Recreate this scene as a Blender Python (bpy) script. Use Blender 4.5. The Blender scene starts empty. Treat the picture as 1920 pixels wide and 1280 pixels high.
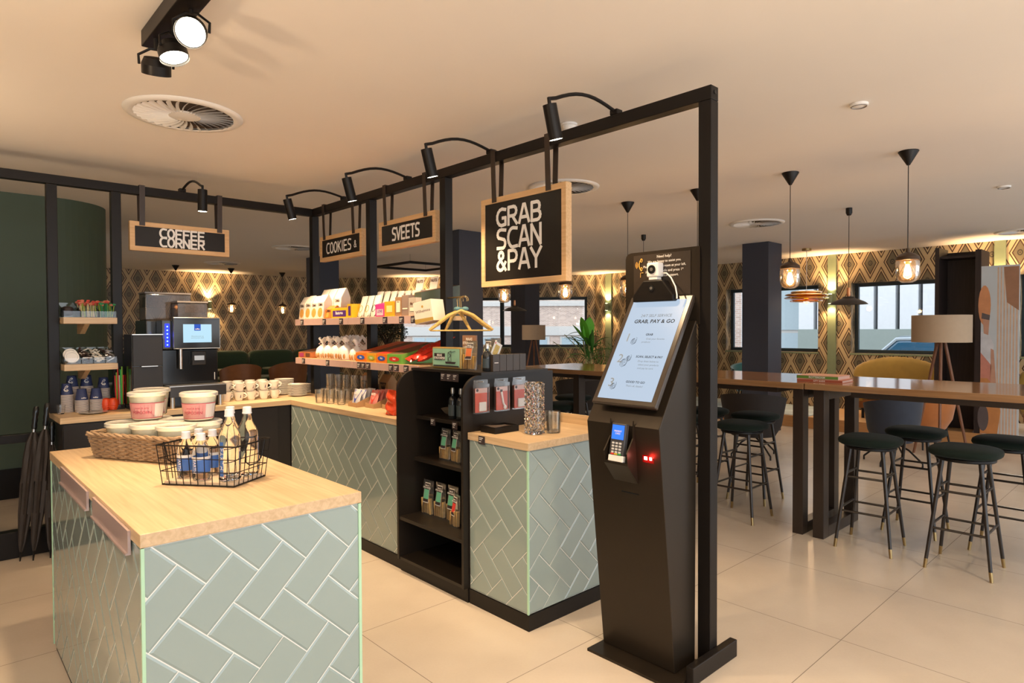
import bpy, math, random
from mathutils import Matrix, Vector
random.seed(7)
PI = math.pi
SC = bpy.context.scene
COL = SC.collection

# ------------------------------------------------------------------ camera
cam_d = bpy.data.cameras.new('camera')
cam_d.sensor_width = 36.0
cam_d.lens = 1195.459 / 1920 * 36
cam_d.clip_start, cam_d.clip_end = 0.05, 200
cam = bpy.data.objects.new('camera', cam_d)
COL.objects.link(cam)
_yaw, _pit, _rol = math.radians(47.12544), math.radians(1.07805), math.radians(.22487)
_f = Vector((math.cos(_yaw) * math.cos(_pit), math.sin(_yaw) * math.cos(_pit), -math.sin(_pit)))
_r = Vector((math.sin(_yaw), -math.cos(_yaw), 0))
_d = _f.cross(_r)
_rr = math.cos(_rol) * _r + math.sin(_rol) * _d
_dd = -math.sin(_rol) * _r + math.cos(_rol) * _d
_R = Matrix((_rr, -_dd, -_f)).transposed().to_4x4()
cam.matrix_world = Matrix.Translation((0, 0, 1.45)) @ _R
SC.camera = cam

# ------------------------------------------------------------------ exposure, world
SC.view_settings.view_transform = 'Standard'
SC.view_settings.look = 'None'
SC.view_settings.gamma = 1.0
SC.view_settings.use_curve_mapping = False
SC.view_settings.exposure = 0.45
W = bpy.data.worlds.new('sky')
SC.world = W
W.use_nodes = True
_bg = W.node_tree.nodes['Background']
_bg.inputs[0].default_value = (0.86, 0.93, 1.0, 1)
_bg.inputs[1].default_value = 2.25
WARM = (1.0, 0.70, 0.40)
WARM2 = (1.0, 0.62, 0.30)

def aim(o, target):
    v = Vector(target) - o.location
    o.rotation_euler = v.to_track_quat('-Z', 'Y').to_euler()

FRONT = (1.0, .78, .54)
UPC = (1.0, .72, .45)
def light(kind, loc, power, color=WARM, target=None, size=.05, angle=60, blend=.5, name=None):
    d = bpy.data.lights.new(name or kind.lower() + '_light', kind)
    d.energy = power
    d.color = color
    if kind == 'SPOT':
        d.spot_size = math.radians(angle); d.spot_blend = blend; d.shadow_soft_size = size
    elif kind == 'POINT':
        d.shadow_soft_size = size
    elif kind == 'AREA':
        d.shape = 'DISK'; d.size = size
    o = bpy.data.objects.new(d.name, d)
    COL.objects.link(o)
    o.location = loc
    if target is not None: aim(o, target)
    return o

# added fill lamps out of view: ceiling spots, and uplighters to brighten the ceiling
light('SPOT', (-0.4, 1.9, 2.55), 55, FRONT, target=(-0.2, 2.2, 0.0), size=.06, angle=110, blend=.8)
light('SPOT', (1.7, 0.6, 2.55), 65, FRONT, target=(1.75, 0.9, 0.0), size=.06, angle=110, blend=.8)
light('SPOT', (3.7, -0.3, 2.55), 45, FRONT, target=(3.7, 0.2, 0.0), size=.06, angle=120, blend=.8)
light('SPOT', (0.1, -0.6, 2.55), 25, FRONT, target=(0.6, 0.2, 0.0), size=.06, angle=110, blend=.8)
for _x, _y, _p in ((-1.1, 1.8, 85), (1.3, -0.9, 85), (-0.9, -0.7, 60), (4.2, -0.9, 28), (-0.9, 4.2, 45)):
    light('SPOT', (_x, _y, 1.75), _p, UPC, target=(_x + .25, _y + .35, 2.65), size=.12, angle=150, blend=.8)  # invented uplighters, put in for warm bounce off the ceiling
# recessed downlights of the lounge
for _x, _y, _p in ((6.77, 1.14, 42), (7.2, 5.6, 42), (7.0, 8.6, 42), (3.6, 7.6, 40), (3.4, 10.4, 30), (9.4, 3.2, 50)):
    light('SPOT', (_x, _y, 2.62), _p, (1.0, .84, .66), target=(_x, _y, 0), size=.05, angle=130, blend=.9)

# ------------------------------------------------------------------ materials
def _nt(name):
    m = bpy.data.materials.new(name)
    m.use_nodes = True
    nt = m.node_tree
    return m, nt, nt.nodes['Principled BSDF']

def N(nt, t, **k):
    n = nt.nodes.new(t)
    for a, v in k.items():
        setattr(n, a, v)
    return n

def math_n(nt, op, a, b=None, c=None):
    n = N(nt, 'ShaderNodeMath', operation=op)
    for i, v in enumerate((a, b, c)):
        if v is None: continue
        if isinstance(v, (int, float)): n.inputs[i].default_value = v
        else: nt.links.new(v, n.inputs[i])
    return n.outputs[0]

def mix_rgb(nt, fac, a, b):
    n = N(nt, 'ShaderNodeMix', data_type='RGBA')
    for sock, v in ((n.inputs[0], fac), (n.inputs[6], a), (n.inputs[7], b)):
        if isinstance(v, (int, float)): sock.default_value = v
        elif isinstance(v, tuple): sock.default_value = (*v[:3], 1)
        else: nt.links.new(v, sock)
    return n.outputs[2]

MC = {}
def paint(name, col, rough=.5, metal=0.0, var=.06, scale=18.0, bump=0.0, spec=.5, coat=0.0, sheen=0.0, alpha=1.0):
    if name in MC: return MC[name]
    m, nt, p = _nt(name)
    tc = N(nt, 'ShaderNodeTexCoord')
    nz = N(nt, 'ShaderNodeTexNoise'); nz.inputs['Scale'].default_value = scale; nz.inputs['Detail'].default_value = 4
    nt.links.new(tc.outputs['Object'], nz.inputs['Vector'])
    lo = tuple(c * (1 - var) for c in col); hi = tuple(min(1, c * (1 + var)) for c in col)
    nt.links.new(mix_rgb(nt, nz.outputs[0], lo, hi), p.inputs['Base Color'])
    p.inputs['Roughness'].default_value = rough
    p.inputs['Metallic'].default_value = metal
    p.inputs['Specular IOR Level'].default_value = spec
    p.inputs['Coat Weight'].default_value = coat
    p.inputs['Coat Roughness'].default_value = .08
    p.inputs['Sheen Weight'].default_value = sheen
    p.inputs['Alpha'].default_value = alpha
    if bump:
        b = N(nt, 'ShaderNodeBump'); b.inputs['Strength'].default_value = bump; b.inputs['Distance'].default_value = .01
        nt.links.new(nz.outputs[0], b.inputs['Height']); nt.links.new(b.outputs[0], p.inputs['Normal'])
    MC[name] = m
    return m

def wood(name, dark, lite, axis=1, rough=.4, scale=7.0, stretch=9.0, spec=.4):
    if name in MC: return MC[name]
    m, nt, p = _nt(name)
    tc = N(nt, 'ShaderNodeTexCoord'); mp = N(nt, 'ShaderNodeMapping')
    s = [scale * stretch] * 3; s[axis] = scale * .35
    mp.inputs['Scale'].default_value = s
    nt.links.new(tc.outputs['Object'], mp.inputs[0])
    nz = N(nt, 'ShaderNodeTexNoise'); nz.inputs['Scale'].default_value = 1.0; nz.inputs['Detail'].default_value = 6; nz.inputs['Distortion'].default_value = .6
    nt.links.new(mp.outputs[0], nz.inputs['Vector'])
    n2 = N(nt, 'ShaderNodeTexNoise'); n2.inputs['Scale'].default_value = 2.2; n2.inputs['Detail'].default_value = 3
    nt.links.new(tc.outputs['Object'], n2.inputs['Vector'])
    f = math_n(nt, 'MULTIPLY', math_n(nt, 'SUBTRACT', nz.outputs[0], .3), 2.2)
    f2 = math_n(nt, 'ADD', math_n(nt, 'MULTIPLY', f, .75), math_n(nt, 'MULTIPLY', n2.outputs[0], .3))
    cl = N(nt, 'ShaderNodeClamp'); nt.links.new(f2, cl.inputs[0])
    nt.links.new(mix_rgb(nt, cl.outputs[0], dark, lite), p.inputs['Base Color'])
    p.inputs['Roughness'].default_value = rough
    p.inputs['Specular IOR Level'].default_value = spec
    MC[name] = m
    return m

def emit(name, col, strength=1.0, base=None):
    if name in MC: return MC[name]
    m, nt, p = _nt(name)
    p.inputs['Base Color'].default_value = (*(base or col), 1)
    p.inputs['Emission Color'].default_value = (*col, 1)
    p.inputs['Emission Strength'].default_value = strength
    p.inputs['Roughness'].default_value = .35
    p.inputs['Specular IOR Level'].default_value = .12
    MC[name] = m
    return m

def glass(name, col=(1, 1, 1), rough=0.0, ior=1.45):
    if name in MC: return MC[name]
    m, nt, p = _nt(name)
    p.inputs['Base Color'].default_value = (*col, 1)
    p.inputs['Roughness'].default_value = rough
    p.inputs['IOR'].default_value = ior
    p.inputs['Transmission Weight'].default_value = 1.0
    MC[name] = m
    return m

def thin(name, tint=(1, 1, 1), refl=.12, rough=.02, body=0.0, body_col=(1, 1, 1)):
    """thin clear sheet: see-through with a glossy, angle-dependent reflection"""
    if name in MC: return MC[name]
    m, nt, p = _nt(name)
    out = nt.nodes['Material Output']
    tr = N(nt, 'ShaderNodeBsdfTransparent'); tr.inputs[0].default_value = (*tint, 1)
    gl = N(nt, 'ShaderNodeBsdfGlossy'); gl.inputs['Roughness'].default_value = rough
    fr = N(nt, 'ShaderNodeFresnel'); fr.inputs[0].default_value = 1.45
    mx = N(nt, 'ShaderNodeMixShader')
    nt.links.new(math_n(nt, 'ADD', math_n(nt, 'MULTIPLY', fr.outputs[0], .8), refl * .5), mx.inputs[0])
    if body:
        df = N(nt, 'ShaderNodeBsdfDiffuse'); df.inputs[0].default_value = (*body_col, 1)
        m0 = N(nt, 'ShaderNodeMixShader'); m0.inputs[0].default_value = body
        nt.links.new(tr.outputs[0], m0.inputs[1]); nt.links.new(df.outputs[0], m0.inputs[2])
        nt.links.new(m0.outputs[0], mx.inputs[1])
    else:
        nt.links.new(tr.outputs[0], mx.inputs[1])
    nt.links.new(gl.outputs[0], mx.inputs[2])
    nt.links.new(mx.outputs[0], out.inputs['Surface'])
    MC[name] = m
    return m

def wallpaper():
    m, nt, p = _nt('diamond_wallpaper')
    tc = N(nt, 'ShaderNodeTexCoord'); sp = N(nt, 'ShaderNodeSeparateXYZ')
    nt.links.new(tc.outputs['Object'], sp.inputs[0])
    u = math_n(nt, 'ADD', sp.outputs[0], sp.outputs[1])
    w, h = .31, .63
    a = math_n(nt, 'DIVIDE', u, w); b = math_n(nt, 'DIVIDE', math_n(nt, 'ADD', sp.outputs[2], .05), h)
    # two interleaved diamond lattices
    def tri(v, off):
        return math_n(nt, 'ABSOLUTE', math_n(nt, 'SUBTRACT', math_n(nt, 'FRACT', math_n(nt, 'ADD', v, off)), .5))
    t1 = math_n(nt, 'ADD', tri(a, 0.0), tri(b, 0.0)); t2 = math_n(nt, 'ADD', tri(a, .5), tri(b, .5))
    t = math_n(nt, 'MULTIPLY', math_n(nt, 'MINIMUM', t1, t2), 2.0)
    rp = N(nt, 'ShaderNodeValToRGB'); rp.color_ramp.interpolation = 'CONSTANT'
    br, cr, ol = (.050, .022, .014), (.52, .40, .23), (.165, .138, .085)
    stops = [(0, ol), (.49, br), (.585, cr), (.70, br), (.80, cr)]
    el = rp.color_ramp.elements
    el[0].position = 0; el[0].color = (*ol, 1)
    el[1].position = .49; el[1].color = (*br, 1)
    for pos, c in stops[2:]:
        e = el.new(pos); e.color = (*c, 1)
    nt.links.new(t, rp.inputs[0])
    # small ring medallion in the middle of each diamond
    def rad(off):
        x = math_n(nt, 'MULTIPLY', tri(a, off), w); y = math_n(nt, 'MULTIPLY', tri(b, off), h * .75)
        return math_n(nt, 'SQRT', math_n(nt, 'ADD', math_n(nt, 'MULTIPLY', x, x), math_n(nt, 'MULTIPLY', y, y)))
    r = math_n(nt, 'MINIMUM', rad(0.0), rad(.5))
    ring = math_n(nt, 'MULTIPLY', math_n(nt, 'GREATER_THAN', r, .018), math_n(nt, 'LESS_THAN', r, .032))
    dot = math_n(nt, 'LESS_THAN', r, .009)
    c1 = mix_rgb(nt, ring, rp.outputs[0], (.05, .045, .035)); c2 = mix_rgb(nt, dot, c1, (.05, .045, .035))
    nt.links.new(c2, p.inputs['Base Color'])
    p.inputs['Roughness'].default_value = .45
    return m

def floor_mat():
    m, nt, p = _nt('beige_stone_tile')
    tc = N(nt, 'ShaderNodeTexCoord'); sp = N(nt, 'ShaderNodeSeparateXYZ')
    nt.links.new(tc.outputs['Object'], sp.inputs[0])
    def joint(s, off, w):
        f = math_n(nt, 'FRACT', math_n(nt, 'DIVIDE', math_n(nt, 'SUBTRACT', s, off), .8))
        d = math_n(nt, 'MINIMUM', f, math_n(nt, 'SUBTRACT', 1.0, f))
        return math_n(nt, 'LESS_THAN', d, w / .8)
    j = math_n(nt, 'MAXIMUM', joint(sp.outputs[0], 3.12, .0016), joint(sp.outputs[1], 1.117, .0016))
    n1 = N(nt, 'ShaderNodeTexNoise'); n1.inputs['Scale'].default_value = 2.5; n1.inputs['Detail'].default_value = 4; n1.inputs['Roughness'].default_value = .5
    nt.links.new(tc.outputs['Object'], n1.inputs['Vector'])
    n2 = N(nt, 'ShaderNodeTexNoise'); n2.inputs['Scale'].default_value = 90; n2.inputs['Detail'].default_value = 2
    nt.links.new(tc.outputs['Object'], n2.inputs['Vector'])
    f = math_n(nt, 'ADD', math_n(nt, 'MULTIPLY', n1.outputs[0], .85), math_n(nt, 'MULTIPLY', n2.outputs[0], .15))
    c = mix_rgb(nt, f, (.47, .395, .32), (.67, .59, .49))
    nt.links.new(mix_rgb(nt, j, c, (.22, .18, .15)), p.inputs['Base Color'])
    p.inputs['Roughness'].default_value = .24
    p.inputs['Specular IOR Level'].default_value = .45
    return m

def brick_mat():
    m, nt, p = _nt('brown_brick')
    tc = N(nt, 'ShaderNodeTexCoord'); mp = N(nt, 'ShaderNodeMapping')
    mp.inputs['Rotation'].default_value = (PI / 2, 0, 0)
    nt.links.new(tc.outputs['Object'], mp.inputs[0])
    b = N(nt, 'ShaderNodeTexBrick')
    b.inputs['Color1'].default_value = (.36, .25, .20, 1); b.inputs['Color2'].default_value = (.52, .38, .31, 1)
    b.inputs['Mortar'].default_value = (.55, .52, .48, 1)
    b.inputs['Scale'].default_value = 1.0; b.inputs['Brick Width'].default_value = .22; b.inputs['Row Height'].default_value = .07; b.inputs['Mortar Size'].default_value = .008
    nt.links.new(mp.outputs[0], b.inputs['Vector'])
    nt.links.new(b.outputs[0], p.inputs['Base Color'])
    p.inputs['Roughness'].default_value = .8
    return m

M_BLACK = paint('black_steel', (.010, .008, .007), .38, .0, spec=.22)
M_BLACKG = paint('black_gloss', (.012, .012, .013), .12)
M_PANEL = paint('black_panel', (.016, .012, .009), .38, bump=.02, spec=.35)
M_KIOSK = paint('black_powder_coat', (.030, .022, .015), .36, metal=.45, bump=.015, spec=.4)
M_OAKTOP = wood('oak_worktop', (.49, .33, .18), (.73, .55, .35), axis=1, rough=.38)
M_OAKTOPX = wood('oak_worktop_across', (.49, .33, .18), (.73, .55, .35), axis=0, rough=.38)
M_OAK = wood('oak_frame', (.55, .33, .15), (.72, .48, .26), axis=1, rough=.5, scale=9)
M_WALNUT = wood('bar_table_wood', (.19, .095, .042), (.36, .20, .09), axis=1, rough=.10, scale=5, stretch=8, spec=.7)
M_LEGWOOD = wood('walnut_leg', (.12, .045, .02), (.24, .10, .05), axis=2, rough=.4)
M_TILE = paint('sage_glass_tile', (.275, .345, .328), .07, var=.03, scale=3, spec=.6, coat=.35)
M_GROUT = paint('white_grout', (.74, .74, .70), .7)
M_EDGE = paint('mint_glass_edge', (.42, .66, .46), .15)
M_CEIL = paint('ceiling_white', (.80, .75, .69), .85, var=.015, scale=3)
M_WHITE = paint('white_plastic', (.80, .78, .75), .35, var=.02)
M_CERAMIC = paint('white_ceramic', (.82, .78, .72), .12, var=.02, coat=.3)
M_GREENWALL = paint('dark_green_paint', (.058, .090, .062), .6, var=.03, scale=4)
M_NAVY = paint('navy_paint', (.030, .034, .052), .55)
M_SAGE = paint('sage_paint', (.22, .27, .16), .5)
M_CHALK = paint('chalkboard', (.014, .011, .009), .45, var=.35, scale=9, spec=.3)
M_LETTER = paint('white_lettering', (.80, .77, .74), .6)
M_LEATHER = paint('dark_leather_strap', (.035, .022, .015), .45, bump=.1)
M_STEEL = paint('brushed_steel', (.55, .53, .50), .3, metal=1)
M_BRASS = paint('aged_brass', (.42, .30, .14), .35, metal=1)
M_PANE = thin('window_pane', refl=.02)
M_ACRYL = thin('clear_acrylic', refl=.02)
M_BAG = thin('clear_film', refl=.06, rough=.15, body=.03)
M_GLASS = glass('clear_glass')
M_TUMB = thin('tumbler_glass', (.985, .98, .96), .02, .03, .05, (.95, .92, .85))
M_CRYST = thin('cut_crystal', (.97, .97, .96), .22, .04, .16, (.9, .87, .82))
M_WATER = glass('water_bottle', (.985, .99, 1.0), ior=1.30)
M_TUB = thin('cloudy_plastic_tub', refl=.06, rough=.2, body=.06, body_col=(.95, .92, .85))
M_LID = thin('cloudy_plastic_lid', refl=.06, rough=.2, body=.5, body_col=(.9, .88, .82))
M_WALLP = wallpaper()
M_FLOOR = floor_mat()
M_BRICK = brick_mat()
M_RAIL = paint('pink_price_rail', (.52, .36, .33), .25)
M_PRICE = paint('dark_price_card', (.045, .032, .034), .4)
M_INK = paint('printed_white', (.72, .70, .68), .6)
M_KRAFT = paint('kraft_card', (.42, .26, .13), .75, var=.1)
M_VELVET = paint('dark_green_velvet', (.007, .014, .010), .9, sheen=.05, bump=.1, scale=60, spec=.2)
# ------------------------------------------------------------------ mesh helpers
class MB:
    def __init__(s, T=None):
        s.v = []; s.f = []; s.mi = []; s.sm = []; s.T = T or Matrix.Identity(4); s.cur = 0
    def m(s, i):
        s.cur = i; return s
    def add(s, vs, fs, smooth=False):
        n = len(s.v)
        s.v += [tuple(s.T @ Vector(v)) for v in vs]
        for f in fs:
            s.f.append([n + i for i in f]); s.mi.append(s.cur); s.sm.append(smooth)
        return s
    def box(s, x0, y0, z0, x1, y1, z1):
        vs = [(x, y, z) for z in (z0, z1) for y in (y0, y1) for x in (x0, x1)]
        return s.add(vs, [(0, 2, 3, 1), (4, 5, 7, 6), (0, 1, 5, 4), (2, 6, 7, 3), (0, 4, 6, 2), (1, 3, 7, 5)])
    def cb(s, c, d):
        return s.box(c[0] - d[0] / 2, c[1] - d[1] / 2, c[2] - d[2] / 2, c[0] + d[0] / 2, c[1] + d[1] / 2, c[2] + d[2] / 2)
    def prism(s, poly, axis, a, b):
        n = len(poly)
        def P(u, v, w):
            return {'x': (w, u, v), 'y': (u, w, v), 'z': (u, v, w)}[axis]
        vs = [P(u, v, a) for u, v in poly] + [P(u, v, b) for u, v in poly]
        fs = [list(range(n))[::-1], list(range(n, 2 * n))] + [(i, (i + 1) % n, n + (i + 1) % n, n + i) for i in range(n)]
        return s.add(vs, fs)
    def cyl(s, p0, p1, r0, r1=None, n=12, caps=True):
        r1 = r0 if r1 is None else r1
        p0, p1 = Vector(p0), Vector(p1); d = (p1 - p0).normalized()
        a = d.orthogonal().normalized(); b = d.cross(a)
        vs = []
        for p, r in ((p0, r0), (p1, r1)):
            for i in range(n):
                t = 2 * PI * i / n
                vs.append(p + (a * math.cos(t) + b * math.sin(t)) * r)
        s.add(vs, [(i, (i + 1) % n, n + (i + 1) % n, n + i) for i in range(n)], True)
        if caps:
            s.add(vs[:n], [list(range(n))[::-1]]); s.add(vs[n:], [list(range(n))])
        return s
    def lathe(s, prof, n=20, c=(0, 0, 0), sx=1, sy=1):
        vs = []; rings = []
        for r, z in prof:
            if r < 1e-6:
                rings.append([len(vs)]); vs.append((c[0], c[1], c[2] + z))
            else:
                rings.append(list(range(len(vs), len(vs) + n)))
                for i in range(n):
                    t = 2 * PI * i / n
                    vs.append((c[0] + r * sx * math.cos(t), c[1] + r * sy * math.sin(t), c[2] + z))
        fs = []
        for A, B in zip(rings, rings[1:]):
            if len(A) == 1 and len(B) == 1: continue
            for i in range(n):
                j = (i + 1) % n
                if len(A) == 1: fs.append((A[0], B[j], B[i]))
                elif len(B) == 1: fs.append((A[i], A[j], B[0]))
                else: fs.append((A[i], A[j], B[j], B[i]))
        return s.add(vs, fs, True)
    def tube(s, pts, r, n=6, closed=False, caps=True):
        pts = [Vector(p) for p in pts]; L = len(pts); vs = []
        up = None
        for i, p in enumerate(pts):
            a = pts[(i - 1) % L] if (closed or i > 0) else p
            b = pts[(i + 1) % L] if (closed or i < L - 1) else p
            d = (b - a).normalized()
            if up is None: up = d.orthogonal().normalized()
            up = (up - d * up.dot(d))
            up = up.normalized() if up.length > 1e-6 else d.orthogonal().normalized()
            q = d.cross(up)
            rr = r[i] if isinstance(r, (list, tuple)) else r
            for k in range(n):
                t = 2 * PI * k / n
                vs.append(p + (up * math.cos(t) + q * math.sin(t)) * rr)
        fs = []
        for i in range(L if closed else L - 1):
            j = (i + 1) % L
            for k in range(n):
                l = (k + 1) % n
                fs.append((i * n + k, i * n + l, j * n + l, j * n + k))
        s.add(vs, fs, True)
        if not closed and caps:
            s.add(vs[:n], [list(range(n))[::-1]]); s.add(vs[-n:], [list(range(n))])
        return s
    def ell(s, c, r, nu=16, nv=10, e=1.0, smooth=True):
        def sp(x): return math.copysign(abs(x) ** e, x)
        prof = []
        vs = [(c[0], c[1], c[2] - r[2])]
        for j in range(1, nv):
            ph = -PI / 2 + PI * j / nv
            for i in range(nu):
                t = 2 * PI * i / nu
                vs.append((c[0] + r[0] * sp(math.cos(ph)) * sp(math.cos(t)), c[1] + r[1] * sp(math.cos(ph)) * sp(math.sin(t)), c[2] + r[2] * sp(math.sin(ph))))
        vs.append((c[0], c[1], c[2] + r[2])); last = len(vs) - 1
        fs = [(0, 1 + (i + 1) % nu, 1 + i) for i in range(nu)]
        for j in range(nv - 2):
            for i in range(nu):
                k = (i + 1) % nu; b = 1 + j * nu
                fs.append((b + i, b + k, b + nu + k, b + nu + i))
        b = 1 + (nv - 2) * nu
        fs += [(b + i, b + (i + 1) % nu, last) for i in range(nu)]
        return s.add(vs, fs, smooth)
    def quad(s, *p):
        return s.add(p, [list(range(len(p)))])
    def grid(s, fn, nu, nv, smooth=True):
        vs = [fn(i / nu, j / nv) for j in range(nv + 1) for i in range(nu + 1)]
        w = nu + 1
        return s.add(vs, [(j * w + i, j * w + i + 1, (j + 1) * w + i + 1, (j + 1) * w + i) for j in range(nv) for i in range(nu)], smooth)
    def text(s, txt, o, xd, yd, h, align='CENTER', bold=0.0, sx=1.0, sp=1.0):
        vs, fs = text_mesh(txt, align, bold, sp)
        o, xd, yd = Vector(o), Vector(xd).normalized(), Vector(yd).normalized()
        return s.add([o + xd * (x * h * sx) + yd * (y * h) for x, y in vs], fs)
    def strokes(s, txt, o, xd, yd, w, h, sw, gap):
        """hand drawn letters: every stroke a flat bar"""
        o, xd, yd = Vector(o), Vector(xd).normalized(), Vector(yd).normalized()
        x = 0.0; k = 0; nrm = xd.cross(yd)
        for ch in txt:
            if ch == ' ': x += w * .6; continue
            cw = w * (.35 if ch == 'I' else 1.0)
            for line in GLYPH[ch]:
                for (a0, b0), (a1, b1) in zip(line, line[1:]):
                    p = Vector((x + a0 * cw, b0 * h)); q = Vector((x + a1 * cw, b1 * h))
                    d = (q - p)
                    if d.length < 1e-6: continue
                    d.normalize(); nn = Vector((-d.y, d.x)) * sw / 2; e = d * sw * .32
                    k += 1
                    s.add([o + xd * c.x + yd * c.y + nrm * (k % 24) * .00008 for c in (p - e + nn, p - e - nn, q + e - nn, q + e + nn)], [(0, 1, 2, 3)])
            x += cw + gap
        return s
    def build(s, name, mats, parent=None, world=True, bevel=0.0, seg=2, **props):
        me = bpy.data.meshes.new(name)
        vs = s.v
        if parent is not None and world:
            base = Vector(BASE.get(parent.name, (0, 0, 0)))
            vs = [(v[0] - base.x, v[1] - base.y, v[2] - base.z) for v in vs]
        me.from_pydata(vs, [], s.f)
        mats = mats if isinstance(mats, (list, tuple)) else [mats]
        for mm in mats: me.materials.append(mm)
        me.polygons.foreach_set('material_index', s.mi)
        me.polygons.foreach_set('use_smooth', s.sm)
        me.update()
        if any(s.sm): me.set_sharp_from_angle(angle=math.radians(42))
        o = bpy.data.objects.new(name, me)
        COL.objects.link(o)
        if parent is not None:
            o.parent = parent; KIDS.setdefault(parent.name, []).append(o); BASE[o.name] = BASE.get(parent.name, (0, 0, 0))
        if bevel:
            b = o.modifiers.new('bevel', 'BEVEL'); b.width = bevel; b.segments = seg; b.limit_method = 'ANGLE'; b.angle_limit = math.radians(40)
        for k, v in props.items(): o[k] = v
        return o

KIDS = {}
BASE = {}
TXT = {}
def text_mesh(txt, align='CENTER', bold=0.0, sp=1.0):
    key = (txt, align, bold, sp)
    if key in TXT: return TXT[key]
    c = bpy.data.curves.new('t', 'FONT'); c.body = txt; c.align_x = align; c.align_y = 'CENTER'; c.resolution_u = 2
    c.offset = bold; c.space_character = sp; c.size = 1.0
    o = bpy.data.objects.new('t', c); COL.objects.link(o)
    dg = bpy.context.evaluated_depsgraph_get()
    me = o.evaluated_get(dg).to_mesh()
    TXT[key] = ([(v.co.x, v.co.y) for v in me.vertices], [list(p.vertices) for p in me.polygons])
    o.evaluated_get(dg).to_mesh_clear()
    bpy.data.objects.remove(o); bpy.data.curves.remove(c)
    return TXT[key]

def _arc(cx, cy, rx, ry, a0, a1, n=8):
    return [(cx + rx * math.cos(math.radians(a0 + (a1 - a0) * i / n)), cy + ry * math.sin(math.radians(a0 + (a1 - a0) * i / n))) for i in range(n + 1)]
GLYPH = {
    'G': [[(.95, .92), (.6, .98)] + _arc(.55, .5, .52, .48, 90, 290, 8), [(.62, .45), (.95, .45), (.95, .06), (.7, .03)]],
    'R': [[(.08, 0), (.08, 1), (.6, 1)] + _arc(.62, .74, .3, .26, 90, -90, 6) + [(.1, .48)], [(.48, .48), (.95, 0)]],
    'A': [[(.0, 0), (.42, 1), (.58, 1), (1, 0)], [(.2, .3), (.8, .3)]],
    'B': [[(.08, 0), (.08, 1), (.58, 1)] + _arc(.6, .76, .26, .24, 90, -90, 6) + [(.1, .52)], [(.58, .52)] + _arc(.62, .26, .32, .26, 90, -90, 6) + [(.08, 0)]],
    'S': [[(.95, .95), (.5, 1.0)] + _arc(.42, .76, .34, .24, 110, 230, 5) + [(.78, .46)] + _arc(.62, .25, .3, .24, 40, -80, 5) + [(.05, .03)]],
    'C': [[(.98, .96), (.6, 1.0)] + _arc(.55, .5, .5, .5, 100, 260, 9) + [(.98, .04)]],
    'N': [[(.06, 0), (.06, 1), (.94, 0), (.94, 1)]],
    'P': [[(.1, 0), (.1, 1), (.58, 1)] + _arc(.6, .72, .32, .28, 90, -90, 6) + [(.1, .44)]],
    'Y': [[(0, 1), (.5, .48), (1, 1)], [(.5, .48), (.5, 0)]],
    'O': [_arc(.5, .5, .46, .5, 0, 360, 14)],
    'F': [[(.1, 0), (.1, 1), (.98, 1)], [(.1, .52), (.8, .52)]],
    'E': [[(.95, 0), (.1, 0), (.1, 1), (.95, 1)], [(.1, .5), (.85, .5)]],
    'K': [[(.1, 0), (.1, 1)], [(.9, 1), (.15, .45)], [(.35, .58), (.95, 0)]],
    'I': [[(.5, 0), (.5, 1)]],
    'V': [[(0, 1), (.5, 0), (1, 1)]],
    'T': [[(0, 1), (1, 1)], [(.5, 1), (.5, 0)]],
    '&': [[(.95, 0), (.25, .68)] + _arc(.45, .78, .24, .2, 200, -30, 8) + [(.2, .42)] + _arc(.4, .22, .34, .22, 150, 320, 7) + [(.95, .42)]],
}

def thing(name, label, cat, loc=(0, 0, 0), rz=0.0, group=None):
    o = bpy.data.objects.new(name, None)
    o.empty_display_size = .05
    COL.objects.link(o)
    o.location = loc; o.rotation_euler = (0, 0, rz)
    o['label'] = label; o['category'] = cat
    if group: o['group'] = group
    BASE[o.name] = tuple(loc)
    return o

def tag(o, label, cat, group=None, kind=None):
    o['label'] = label; o['category'] = cat
    if group: o['group'] = group
    if kind: o['kind'] = kind
    return o

def struct(o, label=None, cat=None):
    o['kind'] = 'structure'
    if label: o['label'] = label
    if cat: o['category'] = cat
    return o

def dup(root, loc, rz=0.0, label=None, group=None, scale=None):
    r = root.copy(); COL.objects.link(r)
    r.location = loc; r.rotation_euler = (0, 0, rz)
    if scale: r.scale = scale if isinstance(scale, tuple) else (scale,) * 3
    if label: r['label'] = label
    if group: r['group'] = group
    BASE[r.name] = tuple(loc)
    for ch in KIDS.get(root.name, []):
        c = ch.copy(); COL.objects.link(c); c.parent = r; KIDS.setdefault(r.name, []).append(c)
        for g in KIDS.get(ch.name, []):
            d = g.copy(); COL.objects.link(d); d.parent = c; KIDS.setdefault(c.name, []).append(d)
    return r

def shift(o, v):
    """one-mesh thing: move the origin to v, keeping the shape where it is"""
    o.data.transform(Matrix.Translation(-Vector(v))); o.location = v
    return o

def rotz(a): return Matrix.Rotation(a, 4, 'Z')
def TR(x, y, z): return Matrix.Translation((x, y, z))

# convex clipping, used for the herringbone tiling
def clip(poly, hp):
    for (nx, ny, c) in hp:
        out = []
        for i, p in enumerate(poly):
            q = poly[(i + 1) % len(poly)]
            dp = nx * p[0] + ny * p[1] - c; dq = nx * q[0] + ny * q[1] - c
            if dp >= 0: out.append(p)
            if dp * dq < 0:
                t = dp / (dp - dq); out.append((p[0] + t * (q[0] - p[0]), p[1] + t * (q[1] - p[1])))
        poly = out
        if len(poly) < 3: return []
    return poly

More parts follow.
